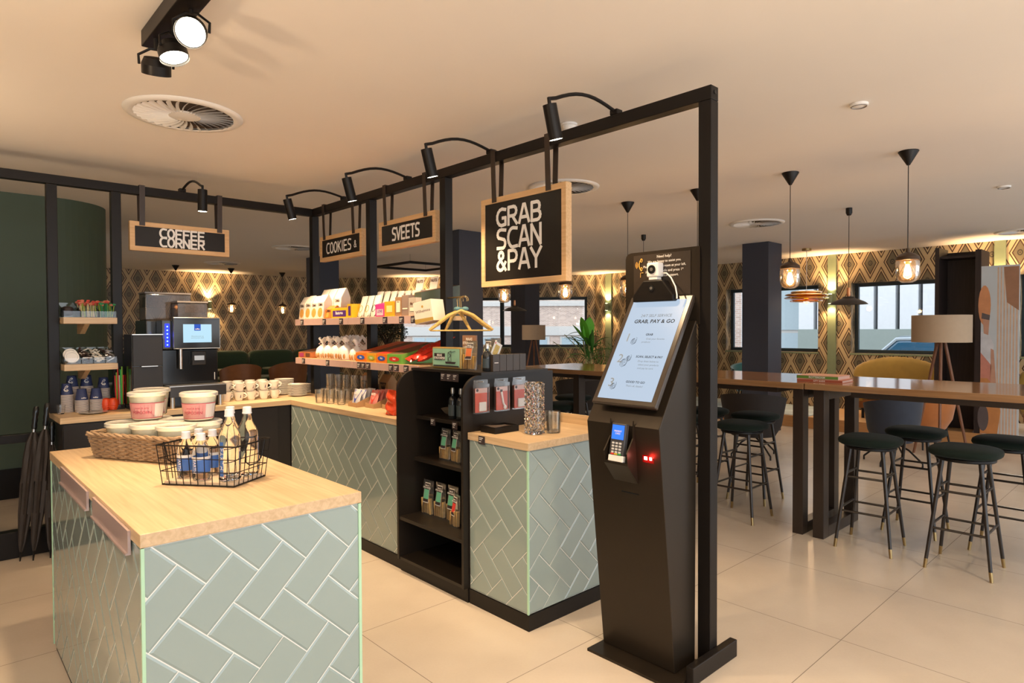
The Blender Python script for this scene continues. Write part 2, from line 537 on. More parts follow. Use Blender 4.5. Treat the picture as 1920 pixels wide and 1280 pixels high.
def inset(poly, e):
    a = sum(poly[i][0] * poly[(i + 1) % len(poly)][1] - poly[(i + 1) % len(poly)][0] * poly[i][1] for i in range(len(poly)))
    if a < 0: poly = poly[::-1]
    hp = []
    for i, p in enumerate(poly):
        q = poly[(i + 1) % len(poly)]
        dx, dy = q[0] - p[0], q[1] - p[1]; L = math.hypot(dx, dy)
        if L < 1e-5: continue
        nx, ny = -dy / L, dx / L
        hp.append((nx, ny, nx * p[0] + ny * p[1] + e))
    return clip(poly, hp)

def herring(mb, o, sd, nd, s0, s1, z0, z1, ps, pz, u=.106, g=.0016, t=.008, mirror=False):
    """45-degree 2:1 herringbone of bevelled tiles on a vertical face. s runs along sd, z up, nd points out of the face"""
    o, sd, nd = Vector(o), Vector(sd), Vector(nd)
    c = u / math.sqrt(2)
    rect = [(1, 0, s0 + g), (-1, 0, -s1 + g), (0, 1, z0 + g), (0, -1, -z1 + g)]
    def S(p, q):
        p -= 0; q -= 3
        return (ps + (p + q) * c, pz + (q - p) * c)
    ext = int(max(s1 - s0, z1 - z0) / c) + 8
    for k in range(-ext, ext):
        for j in range(-ext, ext):
            for x0, y0, w, h in ((k + 2 * j, k - 2 * j, 2, 1), (k + 2 * j, k - 2 * j + 1, 1, 2)):
                ctr = S(x0 + w / 2, y0 + h / 2)
                if not (s0 - .2 < ctr[0] < s1 + .2 and z0 - .2 < ctr[1] < z1 + .2): continue
                poly = [S(x0, y0), S(x0 + w, y0), S(x0 + w, y0 + h), S(x0, y0 + h)]
                poly = clip(inset(poly, g), rect)
                if len(poly) < 3: continue
                ar = abs(sum(poly[i][0] * poly[(i + 1) % len(poly)][1] - poly[(i + 1) % len(poly)][0] * poly[i][1] for i in range(len(poly)))) / 2
                if ar < 2e-4: continue
                top = inset(poly, .006)
                base = inset(poly, 0.0)
                if len(top) != len(base): top = base
                def W3(p, d): return o + sd * p[0] + Vector((0, 0, p[1])) + nd * d
                n = len(base)
                d0 = t * .72
                vs = [W3(p, 0) for p in base] + [W3(p, d0) for p in base] + [W3(p, t) for p in top]
                mb.add(vs, [list(range(2 * n, 3 * n))] + [(i, (i + 1) % n, n + (i + 1) % n, n + i) for i in range(n)] + [(n + i, n + (i + 1) % n, 2 * n + (i + 1) % n, 2 * n + i) for i in range(n)])
    return mb
# ------------------------------------------------------------------ room shell
ZC = 2.65
fl = MB().box(-4, -3.5, -.12, 11.3, 14.8, 0).build('floor', M_FLOOR); struct(fl)
ce = MB().box(-4, -3.5, ZC, 11.3, 14.8, ZC + .15).build('ceiling', M_CEIL); struct(ce)

def wall(name, a, b, wins=(), mat=M_WALLP, th=.3, H=ZC):
    a, b = Vector((*a, 0)), Vector((*b, 0)); d = b - a; L = d.length; rz = math.atan2(d.y, d.x)
    m = MB(); x = 0.0
    for s0, s1, z0, z1 in wins:
        m.box(x, 0, 0, s0, th, H); m.box(s0, 0, 0, s1, th, z0); m.box(s0, 0, z1, s1, th, H); x = s1
    m.box(x, 0, 0, L, th, H)
    o = m.build(name, mat); o.location = a; o.rotation_euler = (0, 0, rz)
    struct(o)
    return a, rz

def window(name, frame, s0, s1, z0, z1, mull=()):
    a, rz = frame
    t = .055
    m = MB(); y0, y1 = .17, .23
    m.box(s0, y0, z0, s0 + t, y1, z1).box(s1 - t, y0, z0, s1, y1, z1).box(s0 + t, y0, z0, s1 - t, y1, z0 + t).box(s0 + t, y0, z1 - t, s1 - t, y1, z1)
    for q in mull: m.box(q - .045, y0 - .01, z0 + t, q + .045, y1, z1 - t)
    o = m.build(name, paint('window_frame_dark', (.018, .035, .045), .4), bevel=.004)
    o.location = a; o.rotation_euler = (0, 0, rz); struct(o)
    p = MB().box(s0 + t * .5, .195, z0 + t * .5, s1 - t * .5, .203, z1 - t * .5).build('pane', M_PANE); p.parent = o
    s = MB().box(s0 - .01, -.015, z0 - .025, s1 + .01, .17, z0 - .001).build('window_sill', M_SAGE); s.parent = o

wb = wall('wall_back', (-1.5, 14.5), (6.9, 13.75))
W0 = [(1.72, 3.05, 1.05, 2.17), (3.45, 6.0, 1.05, 2.17)]
wd = wall('wall_diagonal', (6.9, 13.75), (10.95, 9.1), W0)
W1 = [(3.14, 4.79, 1.05, 2.17), (5.30, 6.90, 1.05, 2.17), (7.44, 9.0, 1.05, 2.17)]
wr = wall('wall_right', (10.95, 9.1), (10.95, -3.5), W1)
window('window_1', wd, *W0[0], mull=())
window('window_2', wd, *W0[1], mull=(4.08,))
window('window_3', wr, *W1[0]); window('window_4', wr, *W1[1]); window('window_5', wr, *W1[2])
wl = MB().box(-4, -3.5, 0, -3.8, 14.8, ZC).build('wall_left', paint('plain_wall', (.62, .55, .46), .8)); struct(wl)

# rounded dark green wall behind the coffee corner, with its black skirting
def round_wall(z0, z1, grow=0.0):
    r = .5 + grow
    pl = [(-3.8, 7.0 - grow)] + [(.88 + r * math.sin(math.radians(a)), 7.5 - r * math.cos(math.radians(a))) for a in range(0, 91, 6)] + [(1.38 + grow, 9.3), (-3.8, 9.3)]
    m = MB(); n = len(pl)
    vs = [(x, y, z0) for x, y in pl] + [(x, y, z1) for x, y in pl]
    for i in range(n):
        m.add([vs[i], vs[(i + 1) % n], vs[n + (i + 1) % n], vs[n + i]], [(0, 1, 2, 3)], True)
    m.add(vs[n:], [list(range(n))])
    return m
o = round_wall(0, ZC).build('wall_curved', M_GREENWALL); struct(o)
o = round_wall(0, .26, .012).build('baseboard_left', M_BLACK); struct(o)

# sage pilaster strips on the window wall
for i, (y0, y1) in enumerate(((4.02, 4.15), (1.81, 1.94), (8.62, 8.78))):
    o = MB().box(10.92, y0, 0, 10.95, y1, ZC).build('trim_%d' % (i + 1), M_SAGE); struct(o)

def sconce(p, d, label):
    """up-and-down wall lamp: a cylinder standing off the wall"""
    t = thing('wall_sconce', label, 'wall lamp', p, 0, 'up-down wall lamps')
    x, y, z = p; dx, dy = d
    c = (x + dx * .06, y + dy * .06)
    MB().lathe([(0, -.075), (.034, -.075), (.036, -.07), (.036, .07), (.034, .075), (0, .075)], 14, (*c, z)).build('lamp_body', M_SAGE, t)
    MB().box(x - .02, y - .02, z - .03, x + .02, y + .02, z + .03).build('wall_mount', M_SAGE, t)
    for s in (1, -1): MB().lathe([(0, .077 * s), (.028, .077 * s)], 12, (*c, z)).build('lens', emit('sconce_glow', (1, .86, .5), 25), t)
    q = (x + dx * .075, y + dy * .075)
    light('SPOT', (*q, z + .09), 52, WARM2, (q[0] - dx * .01, q[1] - dy * .01, z + 1), .03, 120, .6)
    light('SPOT', (*q, z - .09), 22, WARM2, (q[0] - dx * .01, q[1] - dy * .01, z - 1), .03, 120, .6)
sconce((10.92, 4.085, 1.93), (-1, 0), 'up-down wall lamp on the sage strip beside the street window')
sconce((10.92, 8.70, 1.93), (-1, 0), 'up-down wall lamp behind the tall leafy plant')
sconce((10.92, 1.875, 1.93), (-1, 0), 'up-down wall lamp hidden behind the photo panel')
sconce((4.40, 13.96, 1.98), (-.06, -1), 'up-down wall lamp beside the coffee machine screen')
sconce((8.35, 12.07, 1.95), (-.75, -.66), 'up-down wall lamp on the angled wall between its windows')

# navy columns
def column(x0, y0, x1, y1, label):
    o = MB().box(x0, y0, 0, x1, y1, ZC - .002).build('column', M_NAVY)
    shift(o, (x0, y0, 0)); tag(o, label, 'column', 'navy square columns')
column(4.74, 6.03, 5.11, 6.40, 'navy square column just left of the GRAB SCAN PAY sign')
column(4.72, 9.70, 5.10, 10.10, 'navy square column behind the COOKIES sign')
column(8.57, 4.04, 8.98, 4.42, 'navy square column right of the black frame end post')
column(8.57, 8.86, 8.97, 9.26, 'navy square column behind the small tripod lamp')

# raised lounge floor along the windows
pf = thing('platform', 'low raised platform with oak edge along the windows', 'platform', (9.4, 2, 0))
MB().box(9.42, -3.4, 0.001, 10.915, 8.6, .15).build('deck', M_OAK, pf)
MB().box(9.40, -3.4, 0.001, 9.42, 8.6, .165).build('edge_board', wood('oak_edge', (.42, .20, .07), (.55, .29, .12), 1), pf)
rg = MB().box(9.55, -.3, .151, 10.8, 1.9, .163).build('rug', paint('grey_rug', (.55, .55, .56), .95, var=.2, scale=8)); shift(rg, (9.55, .8, .151)); tag(rg, 'pale grey rug on the platform before the photo panel', 'rug')
rg = MB().box(9.55, 3.9, .151, 10.8, 8.2, .163).build('rug', paint('teal_white_rug', (.50, .60, .64), .95, var=.45, scale=3)); shift(rg, (9.55, 6, .151)); tag(rg, 'white and teal rug on the platform behind the bar table', 'rug')

# ------------------------------------------------------------------ street outside
st = MB().box(11.4, -30, -.6, 60, 60, -.5).build('street', paint('asphalt', (.25, .25, .25), .9)); struct(st)
def facade(name, label, a, b, fn):
    a, b = Vector((*a, 0)), Vector((*b, 0)); d = b - a
    t = thing(name, label, 'building', a, math.atan2(d.y, d.x))
    fn(t, d.length)
M_CONC = paint('pale_concrete', (.46, .45, .43), .8); M_OWIN = paint('street_window_glass', (.30, .38, .42), .1)
M_WFAC = paint('white_facade', (.56, .58, .60), .7)
def f_brick(t, L):
    MB().box(0, 0, -.5, L, 1, 14).build('brick_wall', M_BRICK, t, world=False)
    for z0, z1 in ((1.05, 1.65), (3.0, 3.35), (5.5, 6)):
        MB().box(0, -.15, z0, L, .02, z1).build('concrete_band', M_CONC, t, world=False)
    k = 0; x = .8
    while x < L - 2.5:
        for z0, z1 in ((-.3, 1.0), (3.45, 5.2)):
            m = MB().box(x, -.06, z0, x + 2.6, .02, z1).m(1)
            for q in (.12, .92, 1.72): m.box(x + q, -.09, z0 + .1, x + q + .72, -.055, z1 - .1)
            m.build('facade_window', [M_CONC, M_OWIN], t, world=False)
        x += 3.3
facade('brick_building', 'brown brick building with pale concrete bands outside the angled wall', (14.5, 46), (45, 15), f_brick)
def f_corner(t, L):
    MB().box(0, 0, -.5, L, 1, 12).build('brick_wall', M_BRICK, t, world=False)
    MB().box(L * .56, -.3, -.5, L, .01, 12).build('white_pier', M_WFAC, t, world=False)
    m = MB().box(L * .6, -.36, -.4, L * .97, -.29, 5); m.m(1)
    m.box(L * .64, -.4, -.2, L * .93, -.35, 1.3).box(L * .64, -.4, 1.4, L * .93, -.35, 4.8)
    m.build('facade_window', [M_CONC, M_OWIN], t, world=False)
    MB().box(0, -.15, 1.2, L * .3, .01, 1.45).build('concrete_band', M_CONC, t, world=False)
facade('corner_building', 'brick corner house seen through the window by the navy column', (21.5, 14.2), (21.5, 8.4), f_corner)
def f_slat(t, L):
    MB().box(0, 0, -.5, L, 1, 12).build('dark_wall', paint('slot_dark', (.06, .07, .08), .6), t, world=False)
    x = 0.0; m = MB()
    while x < L:
        m.box(x, -.25, 1.42, x + .44, 0, 12); x += .55
    m.build('white_fins', M_WFAC, t, world=False)
    MB().box(0, -.3, -.5, L, .0, 1.42).build('plinth_wall', paint('grey_green_plinth', (.22, .26, .24), .7), t, world=False)
facade('slatted_building', 'white building with narrow dark vertical slots across the street', (20.0, 8.35), (20.0, -6), f_slat)
# parked car
c = thing('car', 'blue car parked outside the street window', 'car', (14.3, 3.55, -.40))
b = MB(); 
b.prism([(-2.1, .25), (2.1, .25), (2.15, .7), (1.7, .95), (.95, 1.0), (-1.5, 1.02), (-2.1, .85)], 'x', -.85, .85)
T = Matrix.Translation((14.3, 3.55, -.40))
def place(mb): 
    mb.v = [tuple(T @ Vector(v)) for v in mb.v]; return mb
place(b).build('car_body', paint('car_blue', (.03, .10, .17), .15, coat=.6), c, bevel=.06)
b = MB().prism([(-1.4, 1.0), (1.0, 1.0), (.35, 1.62), (-.9, 1.66)], 'x', -.70, .70)
place(b).build('cabin_glass', paint('car_glass', (.03, .12, .22), .05, coat=.5), c, bevel=.05)
b = MB().prism([(.42, 1.60), (.30, 1.70), (-.9, 1.72), (-.98, 1.64)], 'x', -.68, .68)
for sx in (-.70, .70): b.tube([(sx, 1.02, 1.0), (sx * .97, .36, 1.64), (sx * .97, -.9, 1.68), (sx, -1.42, 1.0)], .035, 6)
place(b).build('roof', paint('car_roof', (.35, .42, .48), .2, coat=.5), c)
for x in (-.8, .8):
    for y in (-1.35, 1.35):
        place(MB().cyl((x - .1, y, .32), (x + .1, y, .32), .32, n=18)).build('wheel', M_BLACK, c)
# ------------------------------------------------------------------ black steel frame of the shop
fr = thing('shop_frame', 'black square-tube steel frame carrying the shop signs and spotlights', 'frame', (2.49, 5.17, 0))
def bar(name, x0, y0, z0, x1, y1, z1):
    return MB().box(x0, y0, z0, x1, y1, z1).build(name, M_BLACK, fr, bevel=.003)
bar('top_beam', 2.46, 1.41, 2.421, 2.52, 5.20, 2.481)
bar('top_beam', -1.6, 5.14, 2.421, 2.459, 5.20, 2.481)
for y, z in ((1.41, 0), (3.27, .909), (4.195, .909), (5.14, .909)): bar('post', 2.46, y, z, 2.52, y + .06, 2.42)
for x in (.618, .985, -.9): bar('post', x, 5.14, 0 if x < .5 else .909, x + .06, 5.20, 2.42)
bar('rail', -1.6, 5.14, .735, .617, 5.20, .79)
bar('rail', -1.6, 5.13, .0, .617, 5.21, .17)
bar('foot_bar', 2.27, 1.375, 0, 2.63, 1.409, .075)
MB().cyl((2.49, 1.4095, 2.455), (2.49, 1.406, 2.455), .009, n=12).build('end_bolt', M_BLACKG, fr)

# ------------------------------------------------------------------ hanging signs
def sign(label, kind, x0, x1, z0, z1, lines, face, straps, bw=.032):
    """x0..x1 runs left to right along the sign seen from the shop; face 'A' looks to -x, 'B' looks to -y"""
    if face == 'A':
        P = lambda s, d, z: (2.49 - d, s, z); xd = (0, -1, 0)
    else:
        P = lambda s, d, z: (s, 5.17 - d, z); xd = (1, 0, 0)
    cx = (x0 + x1) / 2
    t = thing('hanging_sign', label, 'sign', P(cx, 0, z0), 0, 'hanging shop signs')
    sg = 1 if x1 > x0 else -1
    def B(m, a, da, za, b, db, zb):
        p, q = P(a, da, za), P(b, db, zb)
        m.box(min(p[0], q[0]), min(p[1], q[1]), min(p[2], q[2]), max(p[0], q[0]), max(p[1], q[1]), max(p[2], q[2]))
    m = MB(); h = .022
    B(m, x0, -h, z0, x1, h, z0 + bw); B(m, x0, -h, z1 - bw, x1, h, z1)
    B(m, x0, -h, z0 + bw, x0 + sg * bw, h, z1 - bw); B(m, x1 - sg * bw, -h, z0 + bw, x1, h, z1 - bw)
    m.build('wooden_frame', M_OAK if face == 'A' else wood('oak_frame_x', (.55, .33, .15), (.72, .48, .26), axis=0, rough=.5, scale=9), t)
    m = MB(); B(m, x0 + sg * bw, -h + .006, z0 + bw, x1 - sg * bw, h - .006, z1 - bw); m.build('chalkboard', M_CHALK, t)
    for txt, fx, fz, w, hh, sw, gap in lines:
        s = x0 + (x1 - x0) * fx
        MB().strokes(txt, P(s, h - .0052, z0 + fz), xd, (0, 0, 1), w, hh, sw, gap).build('lettering', M_LETTER, t)
    for s in straps:
        sa = x0 + (x1 - x0) * s; wd = .036
        for d0, d1 in ((.034, h + .002), (-.034, -h - .002)):
            m = MB(); th = .004
            vs = []
            for ss in (-wd / 2, wd / 2):
                for d, z in ((d0, 2.484), (d0 + math.copysign(th, d0), 2.484), (d1 + math.copysign(th, d1), z1 - .028), (d1, z1 - .028)):
                    vs.append(P(sa + ss, d, z))
            m.add(vs, [(0, 1, 2, 3), (4, 7, 6, 5), (0, 4, 5, 1), (1, 5, 6, 2), (2, 6, 7, 3), (3, 7, 4, 0)])
            m.build('leather_strap', M_LEATHER, t)
        m = MB(); B(m, sa - wd / 2, -.038, 2.483, sa + wd / 2, .038, 2.488); m.build('strap_loop', M_LEATHER, t)

sign('square chalkboard sign reading GRAB SCAN &PAY', 'sq', 2.925, 2.243, 1.703, 2.218,
     [('GRAB', .20, .345, .078, .098, .019, .016), ('SCAN', .20, .215, .078, .108, .019, .016), ('&PAY', .20, .09, .078, .106, .019, .016)], 'A', (.18, .82))
sign('chalkboard sign reading SVEETS on the long beam', 'rect', 4.085, 3.388, 2.026, 2.231,
     [('SVEETS', .25, .060, .046, .085, .0155, .012)], 'A', (.14, .85))
sign('chalkboard sign reading COOKIES & next to the corner post', 'rect', 5.022, 4.332, 2.02, 2.225,
     [('COOKIES', .16, .062, .052, .080, .013, .013), ('&', .82, .072, .036, .050, .008, .01)], 'A', (.13, .83))
sign('wide chalkboard sign reading COFFEE CORNER', 'rect', 1.098, 1.777, 2.024, 2.231,
     [('COFFEE', .285, .106, .044, .062, .0135, .008), ('CORNER', .285, .042, .044, .062, .0135, .008)], 'B', (.115, .895))

# ------------------------------------------------------------------ arm spotlights clipped to the frame
M_SPOT = emit('spot_lens', (1, .86, .62), 30)
def arm_lamp(base, d, tilt, label, power, target):
    t = thing('arm_spotlight', label, 'spotlight', base, 0, 'arm spotlights on the frame')
    b = Vector(base); d = Vector(d)
    L = .44
    e = b + d * L + Vector((0, 0, -.035))
    pts = [b - d * .03 + Vector((0, 0, .012))]
    for i in range(11):
        q = i / 10
        pts.append(b + d * (L * q) + Vector((0, 0, .045 * math.sin(PI * min(1, q * 1.05)) * 1.0 + (-.035) * q + .02 * (1 - q))))
    MB().tube(pts, .0085, 8).build('curved_arm', M_BLACK, t)
    MB().cb((b.x - d.x * .03, b.y - d.y * .03, 2.4955), (.045, .045, .026)).build('clamp', M_BLACK, t, bevel=.004)
    ax = Vector((-d.x * tilt, -d.y * tilt, -1)).normalized()
    top = pts[-1] + Vector((0, 0, -.006))
    MB().cyl(top + Vector((0, 0, .012)), top + ax * .02, .008, n=8).build('swivel_joint', M_BLACK, t)
    r = .031
    h = MB(); a0 = top + ax * .018; a1 = a0 + ax * .15
    h.cyl(a0, a1, r, n=20, caps=False); h.cyl(a0, a0 + ax * .001, r, r, n=20)
    h.cyl(a1 - ax * .004, a1 - ax * .0035, r * .99, n=20)
    hd = h.build('lamp_head', M_BLACK, t)
    MB().cyl(a1 - ax * .003, a1 - ax * .001, r * .88, n=20).build('lens', M_SPOT, t)
    light('SPOT', a1 + ax * .006, power, WARM, target, .02, 85, .7)
AW = 52
arm_lamp((2.455, 1.93, 2.485), (-1, 0, 0), .28, 'black arm spotlight above the GRAB SCAN PAY sign, nearest the kiosk', AW * .7, (2.42, 1.85, 1.2))
arm_lamp((2.455, 2.85, 2.485), (-1, 0, 0), .28, 'black arm spotlight left of the GRAB SCAN PAY sign', AW * .8, (2.45, 3.05, 1.3))
arm_lamp((2.455, 3.73, 2.485), (-1, 0, 0), .28, 'black arm spotlight in front of the SVEETS sign', AW * 1.1, (2.3, 3.75, 1.1))
arm_lamp((2.455, 4.63, 2.485), (-1, 0, 0), .28, 'black arm spotlight near the frame corner, lens showing', AW * 1.35, (2.35, 4.6, 1.0))
arm_lamp((1.45, 5.145, 2.485), (0, -1, 0), .05, 'black arm spotlight above the COFFEE CORNER sign', AW * 1.9, (1.75, 5.05, .9))

# ------------------------------------------------------------------ counters
M_BODY = paint('black_laminate', (.018, .014, .012), .4, spec=.35)
def tile_face(name, parent, o, sd, nd, s0, s1, z0, z1, ps, pz):
    m = MB()
    sdv, ndv = Vector(sd), Vector(nd); ov = Vector(o)
    for a, b in ((0.0, .0055),):
        p = [ov + sdv * s + Vector((0, 0, z)) + ndv * d for d in (a, b) for s in (s0, s1) for z in (z0, z1)]
        m.add(p, [(0, 1, 3, 2), (4, 6, 7, 5), (0, 2, 6, 4), (1, 5, 7, 3), (0, 4, 5, 1), (2, 3, 7, 6)])
    m.m(1)
    herring(m, ov, sdv, ndv, s0, s1, z0, z1, ps, pz)
    return m.build(name, [M_GROUT, M_TILE], parent)

def edge(parent, x, y, z0, z1, w=.009):
    MB().box(x - w / 2, y - w / 2, z0, x + w / 2, y + w / 2, z1).build('corner_edge', M_EDGE, parent)

# island in the foreground
isl = thing('tiled_island', 'free-standing island with sage herringbone tiles and oak top', 'counter', (.75, 2.7, 0))
IX0, IX1, IY0, IY1 = .434, 1.072, 1.930, 3.53
MB().box(IX0, IY0, .0, IX1, IY1, .866).build('carcass', M_BODY, isl)
tile_face('tile_front', isl, (0, IY0, 0), (1, 0, 0), (0, -1, 0), IX0 - .008, IX1 + .008, .03, .866, .664, .801)
tile_face('tile_side', isl, (IX0, 0, 0), (0, -1, 0), (-1, 0, 0), -IY1, -IY0, .03, .866, -3.015, .79)
tile_face('tile_side', isl, (IX1, 0, 0), (0, 1, 0), (1, 0, 0), IY0, IY1, .03, .866, 2.2, .79)
edge(isl, IX0 - .006, IY0 - .006, .03, .866); edge(isl, IX1 + .006, IY0 - .006, .03, .866, .010); edge(isl, IX0 - .006, IY1, .03, .866)
MB().box(IX0 - .012, IY0 - .012, .868, IX1 + .012, IY1 + .01, .905).build('oak_top', M_OAKTOP, isl, bevel=.0015)
for y0, y1, nm in ((2.02, 2.52, 'front'), (2.62, 3.18, 'rear')):
    o = MB().box(IX0 - .020, y0, .832, IX0 - .0125, y1, .894).box(IX0 - .026, y0, .826, IX0 - .0125, y1, .832).build('price_rail', thin('pink_clear_strip', (.9, .72, .70), .25, .1, .75, (.62, .47, .45)))
    shift(o, (IX0 - .016, y0, .826)); tag(o, 'pinkish clear price strip on the %s half of the island edge' % nm, 'price strip', 'price strips on the island')

# long tiled counter, left section and end section
TX = 2.128
ct = thing('tiled_counter', 'long sage herringbone counter left of the black display unit', 'counter', (2.45, 4.05, 0))
MB().box(TX, 3.275, .075, 2.765, 5.475, .868).build('carcass', M_BODY, ct)
tile_face('tile_front', ct, (TX, 0, 0), (0, -1, 0), (-1, 0, 0), -4.83, -3.275, .078, .868, -3.846, .795)
MB().box(TX - .012, 3.268, 0, 2.76, 4.80, .0745).build('plinth', M_BLACK, ct)
ce_ = thing('tiled_counter', 'sage herringbone counter end with the crystal vase on top', 'counter', (2.45, 2.4, 0))
MB().box(TX, 2.183, .075, 2.765, 2.618, .868).build('carcass', M_BODY, ce_)
tile_face('tile_front', ce_, (TX, 0, 0), (0, -1, 0), (-1, 0, 0), -2.618, -2.175, .078, .868, -2.366, .80)
tile_face('tile_end', ce_, (0, 2.183, 0), (1, 0, 0), (0, -1, 0), TX - .008, 2.765, .078, .868, 2.345, .802)
edge(ce_, TX - .006, 2.177, .078, .868)
MB().box(TX - .012, 2.168, 0, 2.76, 2.618, .0745).build('plinth', M_BLACK, ce_)
MB().box(2.112, 2.165, .870, 2.772, 2.622, .907).build('oak_top', M_OAKTOP, ce_, bevel=.0015)
MB().box(2.748, 2.165, .9075, 2.772, 2.622, .960).build('upstand', M_OAKTOP, ce_)
# black coffee counter
cc = thing('coffee_counter', 'black laminate coffee counter against the frame', 'counter', (1.35, 5.1, 0))
MB().box(.645, 4.84, 0, TX - .01, 5.475, .868).build('carcass', M_BODY, cc)
for x0, x1 in ((.65, 1.14), (1.145, 1.63), (1.635, 2.02)):
    MB().box(x0, 4.826, .09, x1 - .004, 4.839, .860).build('door', M_BODY, cc, bevel=.001)
wt = thing('worktop', 'L-shaped oak worktop with cups, glasses and snacks', 'worktop', (1.8, 5.1, .87))
MB().box(.630, 4.812, .870, 2.1115, 5.48, .907).build('oak_slab', M_OAKTOPX, wt, bevel=.0015)
MB().box(2.112, 3.27, .870, 2.772, 5.48, .907).build('oak_slab', M_OAKTOP, wt, bevel=.0015)

# ------------------------------------------------------------------ black open display unit with two rounded side panels
du = thing('display_unit', 'black open shelf unit with rounded side panels between the tiled counters', 'display unit', (2.4, 2.94, 0))
def side_panel(y0, y1):
    r = .12; x0, x1, zt = 2.085, 2.77, 1.205
    poly = [(x0, .076), (x1, .076), (x1, zt)] + [(x0 + r - r * math.sin(math.radians(a)), zt - r + r * math.cos(math.radians(a))) for a in range(0, 91, 9)]
    return MB().prism(poly, 'y', y0, y1).build('side_panel', M_PANEL, du)
side_panel(3.249, 3.267); side_panel(2.627, 2.645)
def shelf(x0, z, nm='shelf', th=.02):
    return MB().box(x0, 2.646, z - th, 2.74, 3.248, z).build(nm, M_PANEL, du)
shelf(2.09, .335); shelf(2.20, .675); shelf(2.215, .930)
MB().box(2.09, 2.646, .076, 2.74, 3.248, .092).build('base_board', M_PANEL, du)
MB().box(2.741, 2.646, .076, 2.765, 3.248, 1.2).build('back_panel', M_PANEL, du)
MB().box(2.11, 2.624, 0, 2.76, 3.266, .075).build('plinth', M_BLACK, du)
MB().box(2.19, 2.60, 1.2055, 2.70, 3.262, 1.2205).build('top_board', M_PANEL, du)

# ------------------------------------------------------------------ self-checkout kiosk
kk = thing('checkout_kiosk', 'black self-checkout kiosk with tilted screen and card reader', 'kiosk', (2.35, 1.66, 0))
KY0, KY1 = 1.470, 1.849
body = [(2.283, .013), (2.170, 1.045), (2.445, 1.485), (2.452, 1.485), (2.440, .013)]
MB().prism(body, 'y', KY0, KY1).build('body', M_KIOSK, kk, bevel=.004)
MB().box(2.185, 1.412, 0, 2.455, 1.862, .012).build('base_plate', M_KIOSK, kk)
# header panel with the help notice
hp = [(KY0 - .012, 1.47), (KY1 + .0, 1.47), (KY1, 1.775)] + [(KY1 - .03 + .03 * math.cos(math.radians(a)), 1.775 + .03 * math.sin(math.radians(a))) for a in (0, 30, 60, 90)] + [(KY0 - .012, 1.805)]
MB().prism(hp, 'x', 2.4525, 2.4575).build('header_panel', M_KIOSK, kk)
cardm = MB()
cardm.grid(lambda u, v: (2.4495 - .006 * math.sin(PI * u) , 1.80 - .30 * u, 1.600 + .19 * v), 12, 1)
nt_ = cardm.build('notice_card', paint('notice_black', (.035, .025, .018), .35), kk)
tm = MB()
YC = 1.63
for i, (s, hgt) in enumerate((('Need help?', .0125), ('We are happy to assist you.', .0115), ('Please find an intercom at your left,', .0115), ('pick up the handle and press 1*', .0115), ('for front office support.', .0115))):
    tm.text(s, (2.4425, YC, 1.776 - .0215 * i), (0, -1, 0), (0, 0, 1), hgt * 1.35, bold=.01)
tm.build('notice_text', M_INK, nt_)
ym = MB(); gx = 2.443
ym.tube([(gx, 1.752 - .012 * math.cos(a), 1.745 + .024 * math.sin(a)) for a in [PI * (.5 + 1 * i / 8) * -1 for i in range(9)]], .0022, 6)
ym.tube([(gx, 1.752 + .010 * math.cos(2 * PI * i / 10) * .5, 1.765 + .008 * math.sin(2 * PI * i / 10)) for i in range(10)], .0018, 5, closed=True)
ym.tube([(gx, 1.752 + .010 * math.cos(2 * PI * i / 10) * .5, 1.725 + .008 * math.sin(2 * PI * i / 10)) for i in range(10)], .0018, 5, closed=True)
for r in (.008, .014, .020):
    ym.tube([(gx, 1.764 + r * math.cos(math.radians(a)), 1.745 + r * math.sin(math.radians(a))) for a in range(-50, 51, 20)], .0013, 5)
ym.tube([(gx, 1.742, 1.708), (gx, 1.757, 1.708), (gx, 1.757, 1.688)], .0018, 5)
ym.build('telephone_symbol', paint('amber_print', (.75, .42, .08), .5), nt_)
# tilted screen
sv = Vector((.275, 0, .44)).normalized(); sn = Vector((-.44, 0, .275)).normalized()
SO = Vector((2.170, 1.645, 1.045))
def SP(y, v, d):
    """screen plane: y to the right of the viewer, v up the slope, d outwards"""
    p = SO + sv * v + sn * d
    return (p.x, 1.645 - y, p.z)
def sbox(m, y0, v0, d0, y1, v1, d1):
    vs = [SP(y, v, d) for d in (d0, d1) for v in (v0, v1) for y in (y0, y1)]
    m.add(vs, [(0, 2, 3, 1), (4, 5, 7, 6), (0, 1, 5, 4), (2, 6, 7, 3), (0, 4, 6, 2), (1, 3, 7, 5)])
    return m
sb = sbox(MB(), -.165, .065, .034, .165, .615, .060).build('screen_housing', paint('screen_bezel', (.035, .025, .018), .3), kk, bevel=.006)
sbox(MB(), -.14, .11, .003, .14, .56, .033).build('screen_bracket', M_BLACK, kk)
scm = sbox(MB(), -.140, .090, .0602, .140, .592, .0612).build('display', emit('display_blue_white', (.56, .70, .88), .62, (.02, .02, .02)), sb)
def stext(m, s, y, v, h, al='CENTER', bold=.015, sx=1.0):
    m.text(s, SP(y, v, .0618), (0, -1, 0), sv, h, al, bold, sx)
M_SINK = paint('screen_ink', (.015, .018, .022), .6, spec=.1); M_SGREY = paint('screen_grey_ink', (.11, .135, .16), .6, spec=.1); M_SPALE = paint('screen_pale_ink', (.20, .25, .31), .6, spec=.1)
def sprint(nm, mt, *a, **k):
    m = MB(); stext(m, *a, **k); m.build(nm, mt, sb)
sprint('headline', M_SINK, 'GRAB, PAY & GO', .012, .478, .0265, bold=.02, sx=1.05)
for s, y, v in (('GRAB', .012, .410), ('SCAN, SELECT & PAY', .052, .298), ('GOOD TO GO', .028, .174)): sprint('step_title', M_SINK, s, y, v, .0145, bold=.02)
